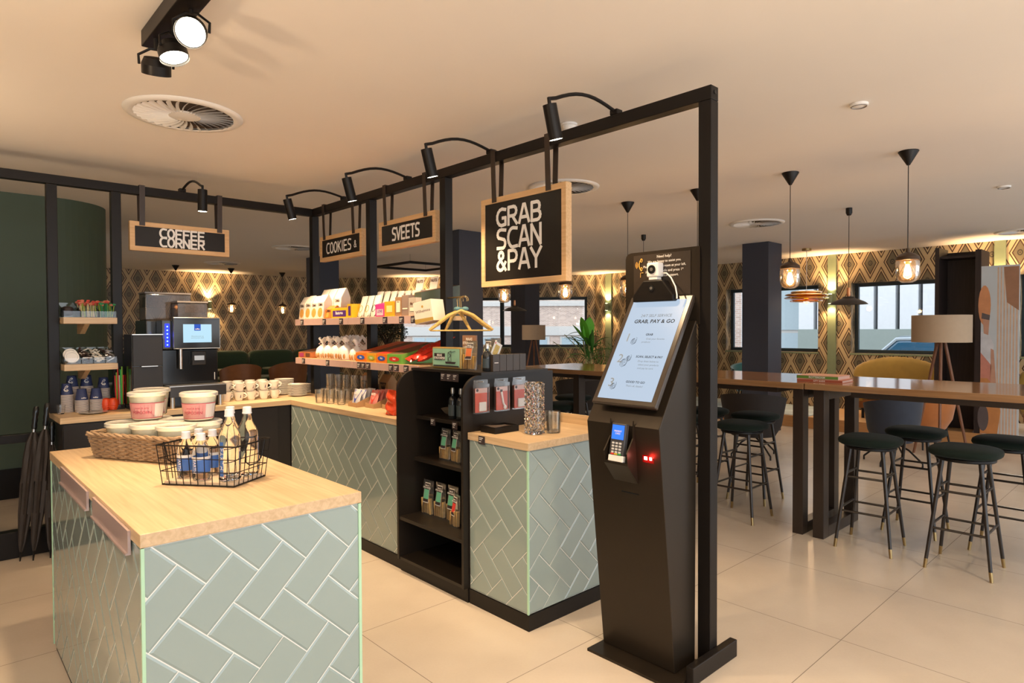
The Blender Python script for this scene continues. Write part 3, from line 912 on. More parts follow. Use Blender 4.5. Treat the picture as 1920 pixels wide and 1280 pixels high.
def icon(m, y, v, k):
    for a in range(5):
        pts = [SP(y + k * (.010 * math.cos(t) * (1 - a * .12) + .003 * a), v + k * (.016 * math.sin(t) + .002 * a), .0618) for t in [i * PI / 5 + a for i in range(7)]]
        m.tube(pts, .0006, 4)
for a in ((-.062, .372, 1), (-.075, .262, 1.3), (-.055, .285, .9), (-.083, .146, 1)):
    m = MB(); icon(m, *a); m.build('drawn_symbol', M_SINK, sb)
sprint('top_line', M_SGREY, '24/7 SELF SERVICE', .012, .508, .0205, bold=-.005)
for i, (s, y, v) in enumerate((('Grab your favorite', .05, .388), ('products', .008, .372), ('Drop them below to', .055, .276), ('select your products', .062, .259), ("and pay by card", .052, .242), ("That's all, thanks!", .03, .155))):
    sprint('grey_print', M_SGREY, s, y, v, .0125, bold=-.006)
for s, v in (('1', .392), ('2', .285), ('3', .165)): sprint('pale_numeral', M_SPALE, s, -.095, v, .06, bold=0)
# camera bar standing behind the top edge of the screen, with a small white camera and its cable
BX0, BX1 = 2.398, 2.446
wc = thing('scanner_bar', 'black trapezoid camera bar on top of the kiosk screen', 'scanner', (2.42, 1.655, 1.575))
tp = [(1.555, 1.572), (1.770, 1.572), (1.770, 1.600), (1.712, 1.668), (1.612, 1.668), (1.555, 1.600)]
MB().prism(tp, 'x', BX0, BX1).build('housing', M_BLACK, wc, bevel=.006)
MB().cyl((BX0 - .0002, 1.666, 1.632), (BX0 - .003, 1.666, 1.632), .015, n=18).build('lens', M_BLACKG, wc)
MB().cyl((BX0 - .0032, 1.666, 1.632), (BX0 - .004, 1.666, 1.632), .007, n=14).build('inner_lens', paint('lens_grey', (.12, .11, .10), .2), wc)
q = Vector((2.42, 1.662, 1.6685))
cmr = thing('cube_camera', 'small white cube camera standing on the black scanner bar', 'camera', tuple(q))
MB().box(q.x - .022, q.y - .031, q.z + .014, q.x + .022, q.y + .031, q.z + .078).build('cube_body', M_WHITE, cmr, bevel=.006)
MB().box(q.x - .018, q.y - .022, q.z + .0005, q.x + .018, q.y + .022, q.z + .0138).build('stand', M_WHITE, cmr, bevel=.003)
MB().cyl((q.x - .0222, q.y + .002, q.z + .047), (q.x - .026, q.y + .002, q.z + .047), .0195, n=20).build('lens', M_BLACKG, cmr)
MB().cyl((q.x - .0262, q.y + .002, q.z + .047), (q.x - .027, q.y + .002, q.z + .047), .008, n=14).build('inner_lens', paint('lens_grey', (.12, .11, .10), .2), cmr)
MB().tube([(q.x + .005, q.y - .031, q.z + .03), (q.x, q.y - .06, q.z + .028), (q.x - .01, q.y - .09, q.z + .005), (q.x - .02, q.y - .118, q.z - .035), (q.x - .024, q.y - .128, q.z - .07), (q.x - .026, q.y - .130, q.z - .088)], .0032, 6).build('cable', M_WHITE, cmr)
# ------------------------------------------------------------------ card reader, scanner and slot on the kiosk front
def FP(y, z, d):
    """kiosk front plane, d outwards"""
    return (2.283 - .113 * (z - .013) / 1.032 - d, y, z)
def fbox(m, y0, y1, z0, z1, d0, d1):
    vs = [FP(y, z, d) for d in (d0, d1) for z in (z0, z1) for y in (y0, y1)]
    return m.add(vs, [(0, 1, 3, 2), (4, 6, 7, 5), (0, 4, 5, 1), (2, 3, 7, 6), (0, 2, 6, 4), (1, 5, 7, 3)])
# open shroud: two cheeks and a slanted lower wedge
cheek = [(1.068, 0.0), (.995, .012), (.935, .062), (.885, .062), (.80, .002), (.80, 0.0)]
for y0, y1 in ((1.710, 1.716), (1.592, 1.598)):
    vs = [FP(y0, z, d) for z, d in cheek] + [FP(y1, z, d) for z, d in cheek]; n_ = len(cheek)
    MB().add(vs, [list(range(n_))[::-1], list(range(n_, 2 * n_))] + [(i, (i + 1) % n_, n_ + (i + 1) % n_, n_ + i) for i in range(n_)]).build('reader_cheek', M_KIOSK, kk)
m = MB(); vs = [FP(y, z, d) for y in (1.598, 1.710) for z, d in ((.895, .0625), (.885, .0625), (.80, .003), (.80, .0005), (.895, .0005))]
m.add(vs, [(0, 1, 2, 3, 4), (9, 8, 7, 6, 5)] + [(i, i + 5, (i + 1) % 5 + 5, (i + 1) % 5) for i in range(5)]).build('reader_wedge', M_KIOSK, kk)
cr = thing('card_terminal', 'white and dark card payment terminal with lit blue screen on the kiosk front', 'card reader', FP(1.654, .897, .03))
def CP(y, q, d):
    """terminal local plane: q along its length, d off its face"""
    a = Vector(FP(1.654 + y, .899, .052)); b = Vector(FP(1.654 + y, 1.050, .010))
    v = (b - a).normalized(); n = Vector((v.z, 0, -v.x)) * -1
    if n.x > 0: n = -n
    p = a + v * q + n * d
    return (p.x, p.y, p.z)
def cbx(m, y0, y1, q0, q1, d0, d1):
    vs = [CP(y, q, d) for d in (d0, d1) for q in (q0, q1) for y in (y0, y1)]
    return m.add(vs, [(0, 1, 3, 2), (4, 6, 7, 5), (0, 4, 5, 1), (2, 3, 7, 6), (0, 2, 6, 4), (1, 5, 7, 3)])
tb = cbx(MB(), -.037, .037, 0, .155, -.012, .012).build('body', paint('terminal_dark', (.05, .05, .055), .35), cr, bevel=.004)
cbx(MB(), -.038, .038, -.004, .022, -.010, .014).build('white_nose', M_WHITE, cr, bevel=.003)
scr = cbx(MB(), -.031, .031, .088, .148, .0122, .0132).build('display', emit('terminal_blue', (.03, .16, .75), 1.1, (.01, .02, .05)), cr)
m = MB(); m.text('PRESENT', CP(0, .122, .0136), (0, -1, 0), Vector(CP(0, 1, 0)) - Vector(CP(0, 0, 0)), .010, bold=.02); m.build('screen_text', M_INK, scr)
m = MB(); m.text('CARD', CP(0, .112, .0136), (0, -1, 0), Vector(CP(0, 1, 0)) - Vector(CP(0, 0, 0)), .010, bold=.02); m.build('screen_text', M_INK, scr)
for r in range(4):
    for cidx in range(3):
        y = .018 - .018 * cidx; q = .072 - .0125 * r
        cbx(MB(), y - .006, y + .006, q - .004, q + .004, .0122, .0155).build('key', paint('key_grey', (.55, .55, .56), .4), cr, bevel=.001)
for y, nm, cc_ in ((.018, 'key_red', (.6, .03, .02)), (0, 'key_yellow', (.65, .45, .03)), (-.018, 'key_green', (.03, .35, .08))):
    cbx(MB(), y - .008, y + .008, .024, .030, .0122, .0158).build('key', paint(nm, cc_, .4), cr, bevel=.001)
M_RED = emit('red_led', (1, .02, .015), 14); M_REDW = emit('red_led_core', (1, .45, .35), 22)
fbox(MB(), 1.505, 1.560, .900, .930, -.001, .0012).build('scanner_window', paint('scanner_red_glass', (.10, .004, .004), .1), kk)
for y, w in ((1.544, .007), (1.520, .005)): fbox(MB(), y - w, y + w, .912, .924, .0013, .002).build('scanner_led', M_REDW, kk)
light('POINT', FP(1.532, .917, .03), .22, (1, .03, .02), size=.01)
fbox(MB(), 1.592, 1.682, .752, .757, -.004, .0006).build('receipt_slot', M_BLACKG, kk)

# ------------------------------------------------------------------ island: wicker basket with popcorn tubs
M_WICK = wood('willow', (.22, .14, .08), (.42, .30, .19), 2, rough=.7, scale=12, stretch=2)
U, V = Vector((.466, -.885, 0)), Vector((.885, .466, 0))
BO = Vector((.545, 3.225, .906))
def BP(u, v, z): return BO + U * u + V * v + Vector((0, 0, z))
bk = thing('wicker_basket', 'low woven willow basket full of popcorn tubs on the island', 'basket', tuple(BP(.215, .15, 0)))
BW, BD, BH = .43, .30, .098
m = MB(); random.seed(3)
per = 2 * (BW + BD); nst = 58
def perim(t, off, z):
    """walk once round the basket rim with rounded corners"""
    s = (t % 1.0) * per
    if s < BW: p, nrm = (s, 0), (0, -1)
    elif s < BW + BD: p, nrm = (BW, s - BW), (1, 0)
    elif s < 2 * BW + BD: p, nrm = (BW - (s - BW - BD), BD), (0, 1)
    else: p, nrm = (0, BD - (s - 2 * BW - BD)), (-1, 0)
    fl = 1 + .10 * z / BH
    u = (p[0] - BW / 2) * fl + BW / 2 + nrm[0] * off; v = (p[1] - BD / 2) * fl + BD / 2 + nrm[1] * off
    return BP(u, v, z)
rows = 11
for r in range(rows):
    z = .008 + r * (BH - .012) / (rows - 1)
    ph = r % 2
    m.tube([perim(i / (nst * 2), .0045 * math.sin(PI * (i + ph * 2) / 2) + random.uniform(-.001, .001), z + random.uniform(-.0012, .0012)) for i in range(nst * 2)], .0052, 5, closed=True)
m.build('woven_wall', M_WICK, bk)
m = MB()
for i in range(0, nst, 2): m.cyl(perim((i + .5) / nst, 0, 0.002), perim((i + .5) / nst, 0, BH), .0035, n=5)
m.build('upright_stakes', M_WICK, bk)
m = MB()
for k in range(3):
    m.tube([perim(i / 90, .006 * math.sin(i * .9 + k * 2.1), BH + .006 + .006 * math.cos(i * .9 + k * 2.1)) for i in range(90)], .0062, 5, closed=True)
m.build('braided_rim', M_WICK, bk)
m = MB(); vs = [BP(u, v, z) for z in (.001, .024) for v in (0.006, BD - .006) for u in (.006, BW - .006)]
m.add(vs, [(0, 2, 3, 1), (4, 5, 7, 6), (0, 1, 5, 4), (2, 6, 7, 3), (0, 4, 6, 2), (1, 3, 7, 5)]); m.build('base', M_WICK, bk)

M_POP = paint('popcorn', (.95, .88, .68), .8, var=.12, scale=55, bump=.3)
M_PINK = paint('pink_label', (.72, .30, .30), .5); M_PINKD = paint('pink_dark_print', (.50, .06, .10), .5)
M_TEALL = paint('pale_teal_label', (.42, .58, .55), .5); M_PALE = paint('pale_label', (.72, .66, .62), .5)
def wrap(r0, r1, z0, z1, a0, a1, n=14, c=(0, 0)):
    m = MB()
    return m.grid(lambda u, v: (c[0] + (r0 + (r1 - r0) * v) * math.cos(a0 + (a1 - a0) * u), c[1] + (r0 + (r1 - r0) * v) * math.sin(a0 + (a1 - a0) * u), z0 + (z1 - z0) * v), n, 1)
def curved_text(mb, s, r, zc, h, a_c, bold=.02, slope=0.0):
    """text bent round an upright cylinder, centred at angle a_c, read from outside"""
    vs, fs = text_mesh(s, 'CENTER', bold, 1.0)
    mb.add([((r + slope * y * h) * math.cos(a_c + x * h / r), (r + slope * y * h) * math.sin(a_c + x * h / r), zc + y * h) for x, y in vs], fs)
    return mb
def tub(label, loc, rz, pink=True, grp='popcorn tubs'):
    t = thing('popcorn_tub', label, 'tub', loc, 0, grp)
    T = rotz(rz)
    MB(T).lathe([(0, .001), (.058, .001), (.061, .004), (.073, .112)], 28).build('tub_wall', M_TUB, t, world=False)
    MB(T).lathe([(0, .004), (.0565, .004), (.0695, .104), (.045, .113), (0, .115)], 24).build('popcorn', M_POP, t, world=False)
    MB(T).lathe([(.073, .106), (.0785, .107), (.0785, .121), (.074, .124), (.070, .122), (0, .122)], 28).build('lid', M_LID, t, world=False)
    if pink:
        lb = wrap(.0612, .0695, .010, .078, -1.45, 1.25)
        lb.v = [tuple(T @ Vector(v)) for v in lb.v]; lb = lb.build('label', M_PINK, t, world=False)
        lp = wrap(.0618, .0698, .014, .074, .40, 1.20); lp.v = [tuple(T @ Vector(v)) for v in lp.v]; lp.build('info_panel', M_PALE, lb, world=False)
        for z0, z1 in ((.0095, .0122), (.0758, .0785)):
            e = wrap(.0618 + .0083 * (z0 - .01) / .064, .0618 + .0083 * (z1 - .01) / .064 + .0003, z0, z1, -1.45, 1.25); e.v = [tuple(T @ Vector(v)) for v in e.v]; e.build('label_border', M_PINKD, lb, world=False)
        for s, zc, h in (('POPCORN', .036, .017), ('sweet & salty', .056, .011)):
            e = curved_text(MB(T), s, .0668, zc, h, -.40, .02, .13); e.build('label_text', M_PINKD, lb, world=False)
    return t
def teal_lab(t, rz):
    T = rotz(rz)
    lb = wrap(.0612, .0695, .010, .068, -1.2, .6); lb.v = [tuple(T @ Vector(v)) for v in lb.v]; lb = lb.build('label', M_PALE, t, world=False)
    for a0, a1 in ((.25, .6),):
        e = wrap(.0618, .0700, .012, .066, a0, a1); e.v = [tuple(T @ Vector(v)) for v in e.v]; e.build('label_stripe', M_TEALL, lb, world=False)
view = math.radians(257)
k = 0
for lab, u, v, up, pk in (('popcorn tub low in the willow basket at its left front corner', .078, .080, 0, 0),
                          ('popcorn tub with pale teal label low in the middle front of the willow basket', .225, .078, 0, 1),
                          ('popcorn tub low in the willow basket nearest the wire basket', .368, .080, 0, 0),
                          ('popcorn tub low at the left back corner of the willow basket', .075, .225, 0, 0),
                          ('popcorn tub low in the middle back of the willow basket', .222, .226, 0, 0),
                          ('popcorn tub low at the right back corner of the willow basket', .368, .226, 0, 1)):
    p = BP(u, v, .0245)
    t = tub(lab, tuple(p), view, pink=False)
    if pk: teal_lab(t, view + .4)
zt = .906 + .0245 + .1245
tub('pink-labelled popcorn tub in front of another, on top of the basket', (.742, 3.205, zt), view + .05)
tub('pink-labelled popcorn tub half hidden behind the front one', (.800, 3.368, zt), view - .25)
tub('pink-labelled popcorn tub standing alone on the right of the basket', (.905, 3.025, zt), view - .05)

# ------------------------------------------------------------------ island: wire basket with water bottles
WU, WV = Vector((.620, -.784, 0)), Vector((.833, .553, 0))
WO = Vector((.620, 2.485, .906))
def WP(u, v, z): return WO + WU * u + WV * v + Vector((0, 0, z))
wk = thing('wire_basket', 'black wire basket with pale wooden base holding water bottles', 'basket', tuple(WP(.137, .09, 0)))
WW, WD, WH = .274, .175, .142
vs = [WP(u, v, z) for z in (.004, .014) for v in (.004, WD - .004) for u in (.004, WW - .004)]
MB().add(vs, [(0, 2, 3, 1), (4, 5, 7, 6), (0, 1, 5, 4), (2, 6, 7, 3), (0, 4, 6, 2), (1, 3, 7, 5)]).build('wooden_base', paint('pale_wood', (.62, .47, .33), .5), wk)
def wr_(u, v, z):
    f = 1 + .11 * z / WH
    return WP((u - WW / 2) * f + WW / 2, (v - WD / 2) * f + WD / 2, z)
def ring(z, bulge=0.0): 
    b = bulge
    return [wr_(-b, -b, z), wr_(WW + b, -b, z), wr_(WW + b, WD + b, z), wr_(-b, WD + b, z)]
m = MB()
for z, r in ((.003, .0028), (.050, .0016), (.096, .0016), (WH, .0030)): m.tube(ring(z), r, 6, closed=True)
for i in range(11):
    u = WW * i / 10
    for v in (0, WD): m.cyl(wr_(u, v, .003), wr_(u, v, WH), .0015, n=5)
for i in range(1, 7):
    v = WD * i / 7
    for u in (0, WW): m.cyl(wr_(u, v, .003), wr_(u, v, WH), .0015, n=5)
m.build('wire_cage', M_BLACK, wk)
for u in (-.006, WW + .006):
    m = MB(); a, b = WD * .22, WD * .78
    m.tube([wr_(u, a, WH + .004), wr_(u, a + .004, WH - .02), wr_(u, a + .008, WH - .062), wr_(u, a + .03, WH - .078), wr_(u, b - .03, WH - .078), wr_(u, b - .008, WH - .062), wr_(u, b - .004, WH - .02), wr_(u, b, WH + .004)], .0024, 6); m.build('wire_handle', M_BLACK, wk)
M_BLUEL = paint('blue_label', (.055, .16, .50), .4); M_CAP = paint('white_cap', (.85, .83, .82), .4)
def bottle(label, u, v, big, rz):
    p = WP(u, v, .0145)
    t = thing('water_bottle', label, 'bottle', tuple(p), rz, 'water bottles in the wire basket')
    if big:
        pr = [(0, .002), (.033, .002), (.037, .006), (.037, .150), (.034, .168), (.022, .192), (.0145, .215), (.0135, .232)]
        cap = (.0155, .226, .250)
    else:
        pr = [(0, .002), (.027, .002), (.030, .008), (.030, .090), (.029, .104), (.022, .124), (.013, .138), (.0125, .146)]
        cap = (.0150, .140, .164)
    inner = [(max(0, r - .0016), z) for r, z in pr[::-1]]
    MB().lathe(pr, 22).build('bottle_body', M_WATER, t, world=False)
    MB().lathe([(0, cap[1]), (cap[0] + .001, cap[1]), (cap[0] + .001, cap[1] + .004), (cap[0], cap[1] + .005), (cap[0] - .0005, cap[2]), (cap[0] - .003, cap[2] + .001), (0, cap[2] + .001)], 18).build('screw_cap', M_CAP, t, world=False)
    r = (.0374 if big else .0304)
    if big:
        lb = wrap(r, r, .020, .140, -.23, .23, 6).build('label', M_BLUEL, t, world=False)
        vs, fs = text_mesh('EARTH', 'CENTER', .02, 1.0)
        h = .026
        MB().add([((r + .0004) * math.cos(y * h / r), (r + .0004) * math.sin(y * h / r), .080 - x * h) for x, y in vs], fs).build('label_text', M_LETTER, lb, world=False)
    else:
        lb = wrap(r, r, .028, .084, -1.9, 1.9, 16).build('label', M_BLUEL, t, world=False)
        wrap(r + .0002, r + .0002, .074, .084, -1.9, 1.9, 16).build('label_band', M_LETTER, lb, world=False)
        vs, fs = text_mesh('EARTH', 'CENTER', .02, 1.0); h = .016
        MB().add([((r + .0004) * math.cos(-.75 + y * h / r), (r + .0004) * math.sin(-.75 + y * h / r), .051 - x * h) for x, y in vs], fs).build('label_text', M_LETTER, lb, world=False)
    return t
BV = math.radians(250)
bottle('small blue-labelled water bottle at the left end of the wire basket', .038, .068, 0, BV)
bottle('small blue-labelled water bottle at the front of the wire basket', .118, .042, 0, BV)
bottle('small blue-labelled water bottle third from the left in the wire basket', .100, .125, 0, BV)
bottle('small water bottle hidden at the back left of the wire basket', .034, .138, 0, BV)
bottle('tall water bottle with vertical blue label, left of the tall three', .172, .125, 1, BV - .75)
bottle('tall water bottle with vertical blue label, front of the tall three', .226, .046, 1, BV - .8)
bottle('tall water bottle on the right end of the wire basket', .236, .130, 1, BV + 1.5)
# ------------------------------------------------------------------ coffee corner
WZ = .9075
# two small oak shelves between the posts, with acrylic bins
def oak_tray(label, z, y0=5.0):
    t = thing('oak_shelf', label, 'shelf', (.83, 5.1, z), 0, 'small oak shelves of the coffee corner')
    x0, x1 = .682, .984
    MB().box(x0, y0, z - .042, x1, 5.33, z).build('board', M_OAKTOPX, t, bevel=.0015)
    MB().prism([(5.02, z - .043), (5.30, z - .043), (5.30, z - .11), (5.20, z - .11)], 'x', .80, .83).build('bracket', M_OAK, t)
    return t
oak_tray('upper small oak shelf of stirrers above the paper cups', 1.541)
oak_tray('lower small oak shelf of cup lids and sachets above the paper cups', 1.233)
def bin_(label, x0, x1, z, y0=5.012):
    t = thing('acrylic_bin', label, 'bin', ((x0 + x1) / 2, y0, z), 0, 'clear bins on the small oak shelves')
    y1 = 5.30; th = .003
    side = [(y0, z + .001), (y1, z + .001), (y1, z + .105), (y1 - .02, z + .105), (y0, z + .042)]
    for a in (x0, x1 - th): MB().prism(side, 'x', a, a + th).build('side_wall', M_ACRYL, t)
    MB().box(x0 + th, y0, z + .001, x1 - th, y0 + th, z + .042).build('front_wall', M_ACRYL, t)
    MB().box(x0 + th, y1 - th, z + .001, x1 - th, y1, z + .105).build('back_wall', M_ACRYL, t)
    return t
for lab, a, b, z in (('clear bin holding dark sachets on the upper oak shelf', .684, .777, 1.541), ('clear bin of pale stirrers on the upper oak shelf', .779, .880, 1.541), ('clear bin of green stirrers on the upper oak shelf', .882, .982, 1.541),
                     ('clear bin holding white cup lids on the lower oak shelf', .684, .777, 1.233), ('clear bin of dark sugar sachets on the lower oak shelf', .779, .845, 1.233), ('clear bin of white creamer sticks on the lower oak shelf', .847, .913, 1.233), ('clear bin of silver sachets on the lower oak shelf', .915, .982, 1.233)):
    bin_(lab, a, b, z)
random.seed(11)
pil = MB().ell((.73, 5.19, 1.585), (.034, .07, .034), 14, 8, .7).build('sachet_pouch', paint('dark_pouch', (.03, .022, .025), .5)); shift(pil, (.73, 5.19, 1.545)); tag(pil, 'dark brown pouch in the left bin of the upper oak shelf', 'pouch')
def sticks(label, x0, x1, z, n, cols, heads=None, h=.10):
    m = MB()
    for i in range(n):
        m.m(random.randrange(len(cols)))
        x = random.uniform(x0 + .008, x1 - .008); y = random.uniform(5.03, 5.12); dx = random.uniform(-.012, .012); dy = random.uniform(-.01, .05)
        zt = z + h * random.uniform(.8, 1.1)
        m.cyl((x, y, z + .002), (x + dx, y + dy, zt), .0022, n=5)
        if heads:
            m.m(len(cols) + random.randrange(len(heads))); m.ell((x + dx, y + dy, zt), (.012, .009, .008), 7, 5)
    o = m.build('stirrers', [*cols, *(heads or [])]); shift(o, ((x0 + x1) / 2, 5.08, z)); tag(o, label, 'stirrers', kind='stuff')
M_LIME = paint('lime_stick', (.30, .42, .06), .5); M_GRN = paint('green_stick', (.02, .20, .07), .5); M_CREAM = paint('cream_stick', (.62, .52, .30), .5); M_REDF = paint('red_tip', (.50, .06, .04), .6); M_SALM = paint('salmon_tip', (.55, .17, .10), .6)
sticks('cream sticks with red tips in the middle bin of the upper oak shelf', .779, .880, 1.544, 34, [M_CREAM, M_CREAM, M_LIME], [M_REDF, M_SALM])
sticks('green sticks with red tips in the right bin of the upper oak shelf', .882, .982, 1.544, 34, [M_GRN, M_LIME], [M_REDF, M_SALM, M_GRN])
def sachets(label, x0, x1, z, n, cols):
    m = MB()
    for i in range(n):
        m.m(random.randrange(len(cols)))
        x = random.uniform(x0 + .012, x1 - .012); y = random.uniform(5.03, 5.22); zz = z + .01 + random.uniform(.0, .025) + (y - 5.03) * .30
        T = Matrix.Translation((x, y, zz)) @ Matrix.Rotation(random.uniform(0, PI), 4, 'Z') @ Matrix.Rotation(random.uniform(-.7, .7), 4, 'X')
        m.T = T; m.box(-.006, -.026, -.003, .006, .026, .003)
    m.T = Matrix.Identity(4)
    o = m.build('sachets', cols); shift(o, ((x0 + x1) / 2, 5.1, z)); tag(o, label, 'sachets', kind='stuff')
M_SIL = paint('silver_foil', (.55, .55, .56), .25, metal=.8); M_DKB = paint('dark_sachet', (.06, .035, .03), .4); M_WSA = paint('white_sachet', (.78, .74, .66), .5)
sachets('dark sugar sachets in a bin of the lower oak shelf', .779, .845, 1.236, 34, [M_DKB, M_DKB, M_WSA])
sachets('white creamer sticks in a bin of the lower oak shelf', .847, .913, 1.236, 36, [M_WSA])
sachets('silver foil sachets in the right bin of the lower oak shelf', .915, .982, 1.236, 34, [M_SIL, M_SIL, M_DKB])
for i, (y, z, l) in enumerate(((5.045, 1.279, 'front white paper cup lid in the left bin of the lower shelf'), (5.075, 1.294, 'rear white paper cup lid in the left bin of the lower shelf'))):
    m = MB(TR(.730 - .004 * i, y, z) @ Matrix.Rotation(math.radians(72), 4, 'X'))
    m.lathe([(0, .004), (.030, .004), (.033, .010), (.040, .010), (.0415, .003), (.0415, 0), (.038, -.004), (0, -.004)], 24)
    o = m.build('cup_lid', M_WHITE); shift(o, (.73, y, z)); tag(o, l, 'lid', 'white cup lids')

# upside-down stacks of blue paper cups
M_CUPB = paint('navy_paper_cup', (.030, .045, .13), .5); M_RIMW = paint('cup_rim_grey', (.55, .49, .46), .5)
def cup_proto():
    t = thing('paper_cup', 'x', 'cup', (0, 0, 0))
    MB().lathe([(0, .082), (.0275, .082), (.0285, .080), (.0275, .078), (.0380, .006)], 20).build('cup_wall', M_CUPB, t, world=False)
    MB().lathe([(.0375, .0075), (.0405, .0065), (.0405, .0005), (.0375, .0005), (.0370, .004)], 20).build('rolled_rim', M_RIMW, t, world=False)
    return t
cp = cup_proto(); first = True
swan = [(-.011, .012), (-.004, .020), (.004, .026), (.010, .022), (.006, .015), (-.003, .011), (-.010, .006), (-.013, .000), (-.006, -.008), (.004, -.010), (.010, -.004), (.006, .001), (-.002, -.002)]
def decal(t, a_c, kind, zc=.042):
    r = .0332
    m = MB()
    if kind == 'swirl':
        pts = []
        for x, z in swan:
            zz = zc + z; rr = .0383 - .0107 * (zz - .006) / .072 + .0006; a = a_c + x / .033
            pts.append((rr * math.cos(a), rr * math.sin(a), zz))
        rad = [.001, .002, .0032, .003, .002, .0015, .003, .0045, .0055, .005, .003, .0025, .001]
        m.tube(pts, rad, 5)
        m.build('white_swirl_print', M_LETTER, t, world=False)
    else:
        vs, fs = text_mesh('coffee', 'CENTER', .03, 1.0); h = .012
        z0 = .022
        m.add([((.0370 - .14 * (y * h)) * math.cos(a_c + x * h / .036), (.0370 - .14 * (y * h)) * math.sin(a_c + x * h / .036), z0 + y * h) for x, y in vs], fs)
        m.build('white_word_print', M_LETTER, t, world=False)
stacks = ((.716, 5.165, 13, 'leftmost front', 'swirl', 4.5), (.790, 5.105, 9, 'second front', 'word', 4.9), (.873, 5.105, 9, 'third front', 'word', 4.45), (.758, 5.255, 18, 'leftmost rear', 'swirl', 4.4), (.842, 5.250, 18, 'middle rear', 'swirl', 4.6), (.936, 5.215, 16, 'rightmost', 'swirl', 4.6))
for x, y, n, nm, dk, ang in stacks:
    g = 'cups nested in the %s upside-down cup stack' % nm
    for k in range(n):
        lab = 'blue paper cup nested upside-down in the %s cup stack, rim showing' % nm
        top = k == n - 1
        if top: lab = 'topmost blue paper cup of the %s upside-down cup stack' % nm
        loc = (x, y, WZ + .0092 * k)
        if first:
            cp.location = loc; BASE[cp.name] = loc; cp['label'] = lab; cp['group'] = g; t = cp; first = False
        else: t = dup(cp, loc, 0, lab, g)
        if top: decal(t, ang, dk)

o = MB().lathe([(0, .002), (.018, .002), (.0205, .01), (.025, .062), (.0238, .062), (.0190, .010), (0, .008)], 20, (.668, 5.060, WZ)).build('shot_glass', M_GLASS); shift(o, (.668, 5.06, WZ)); tag(o, 'small clear glass at the left end of the coffee worktop', 'glass')
o = MB().lathe([(0, .001), (.05, .001), (.085, .008), (.084, .010), (.05, .004), (0, .004)], 28, (.835, 4.975, WZ)).build('saucer', paint('steel_saucer', (.55, .52, .48), .25, metal=.6)); shift(o, (.835, 4.975, WZ)); tag(o, 'shallow metal dish in front of the paper cup stacks', 'dish')
M_OR = paint('orange_cup', (.75, .07, .012), .35)
for x, y, l in ((.928, 5.095, 'left orange ribbed cup beside the paper cups'), (.966, 5.070, 'right orange ribbed cup beside the straws')):
    pr = [(0, .002)]
    for k in range(8):
        z = .004 + .078 * k / 8; r = .016 + .017 * math.sin(PI * (.15 + .75 * k / 8)); pr += [(r, z), (r - .0015, z + .005)]
    pr += [(.012, .084), (0, .086)]
    o = MB().lathe(pr, 18, (x, y, WZ)).build('ribbed_cup', M_OR); shift(o, (x, y, WZ)); tag(o, l, 'cup', 'orange ribbed cups')
# straws in a dark holder
sh = thing('straw_holder', 'dark holder of red and green straws left of the milk fridge', 'holder', (1.012, 5.115, WZ))
MB().box(.985, 5.09, WZ, 1.040, 5.138, WZ + .03).build('holder_box', M_BLACKG, sh)
cs = [('red', (.60, .03, .025)), ('lime', (.30, .62, .08)), ('green', (.03, .48, .10)), ('red', (.60, .03, .025)), ('white', (.75, .72, .68)), ('coral', (.62, .12, .08)), ('green', (.03, .48, .10)), ('lime', (.30, .62, .08)), ('red', (.60, .03, .025))]
for i, (n_, c_) in enumerate(cs):
    x = .990 + .0055 * i; y = 5.10 + .03 * ((i * 7) % 3) / 3; h = .235 + .02 * ((i * 5) % 4)
    o = MB().cyl((x, y, WZ + .032), (x + .006 * ((i % 3) - 1), y, WZ + h), .0042, n=8).build('straw', paint('straw_' + n_, c_, .35)); shift(o, (x, y, WZ + .032))
    tag(o, '%s plastic straw standing in the dark holder' % n_, 'straw', 'straws in the holder')

# milk fridge and coffee machine
fg = thing('milk_fridge', 'slim black two-door milk cooler left of the coffee machine', 'fridge', (1.13, 5.0, WZ))
MB().box(1.045, 4.905, WZ, 1.236, 5.13, WZ + .52).build('cabinet', M_BLACKG, fg, bevel=.006)
MB().box(1.050, 4.888, WZ + .01, 1.232, 4.904, WZ + .298).build('lower_door', M_PANEL, fg, bevel=.003)
MB().box(1.050, 4.888, WZ + .303, 1.232, 4.904, WZ + .515).build('upper_door', M_PANEL, fg, bevel=.003)
MB().box(1.10, 4.882, WZ + .298, 1.20, 4.8875, WZ + .303).build('door_handle', M_STEEL, fg)
MB().box(1.046, 4.884, WZ + .515, 1.236, 4.904, WZ + .521).build('steel_edge', M_STEEL, fg)
cm = thing('coffee_machine', 'black bean-to-cup coffee machine with touch screen and bean hoppers', 'coffee machine', (1.45, 5.2, WZ))
MB().box(1.190, 5.145, WZ + .02, 1.640, 5.46, 1.528).build('rear_body', M_BLACKG, cm, bevel=.008)
MB().box(1.255, 5.02, 1.06, 1.640, 5.144, 1.315).build('brew_front', M_BLACKG, cm, bevel=.006)
MB().box(1.255, 5.00, 1.316, 1.640, 5.144, 1.528).build('upper_front', M_BLACKG, cm, bevel=.008)
MB().box(1.262, 4.845, .985, 1.640, 5.144, 1.058).build('drip_tray', paint('tray_black', (.03, .025, .022), .3), cm, bevel=.003)
MB().box(1.262, 4.846, 1.0582, 1.640, 4.99, 1.064).build('tray_grid', M_STEEL, cm)
MB().box(1.30, 4.93, WZ + .0, 1.62, 5.144, .984).build('base_box', M_BLACKG, cm)
for x in (1.285, 1.605): MB().cyl((x, 4.875, WZ), (x, 4.875, .984), .017, n=14).build('foot', M_STEEL, cm)
MB().cyl((1.372, 4.985, 1.175), (1.372, 4.985, 1.325), .0125, n=14).build('milk_nozzle', M_STEEL, cm)
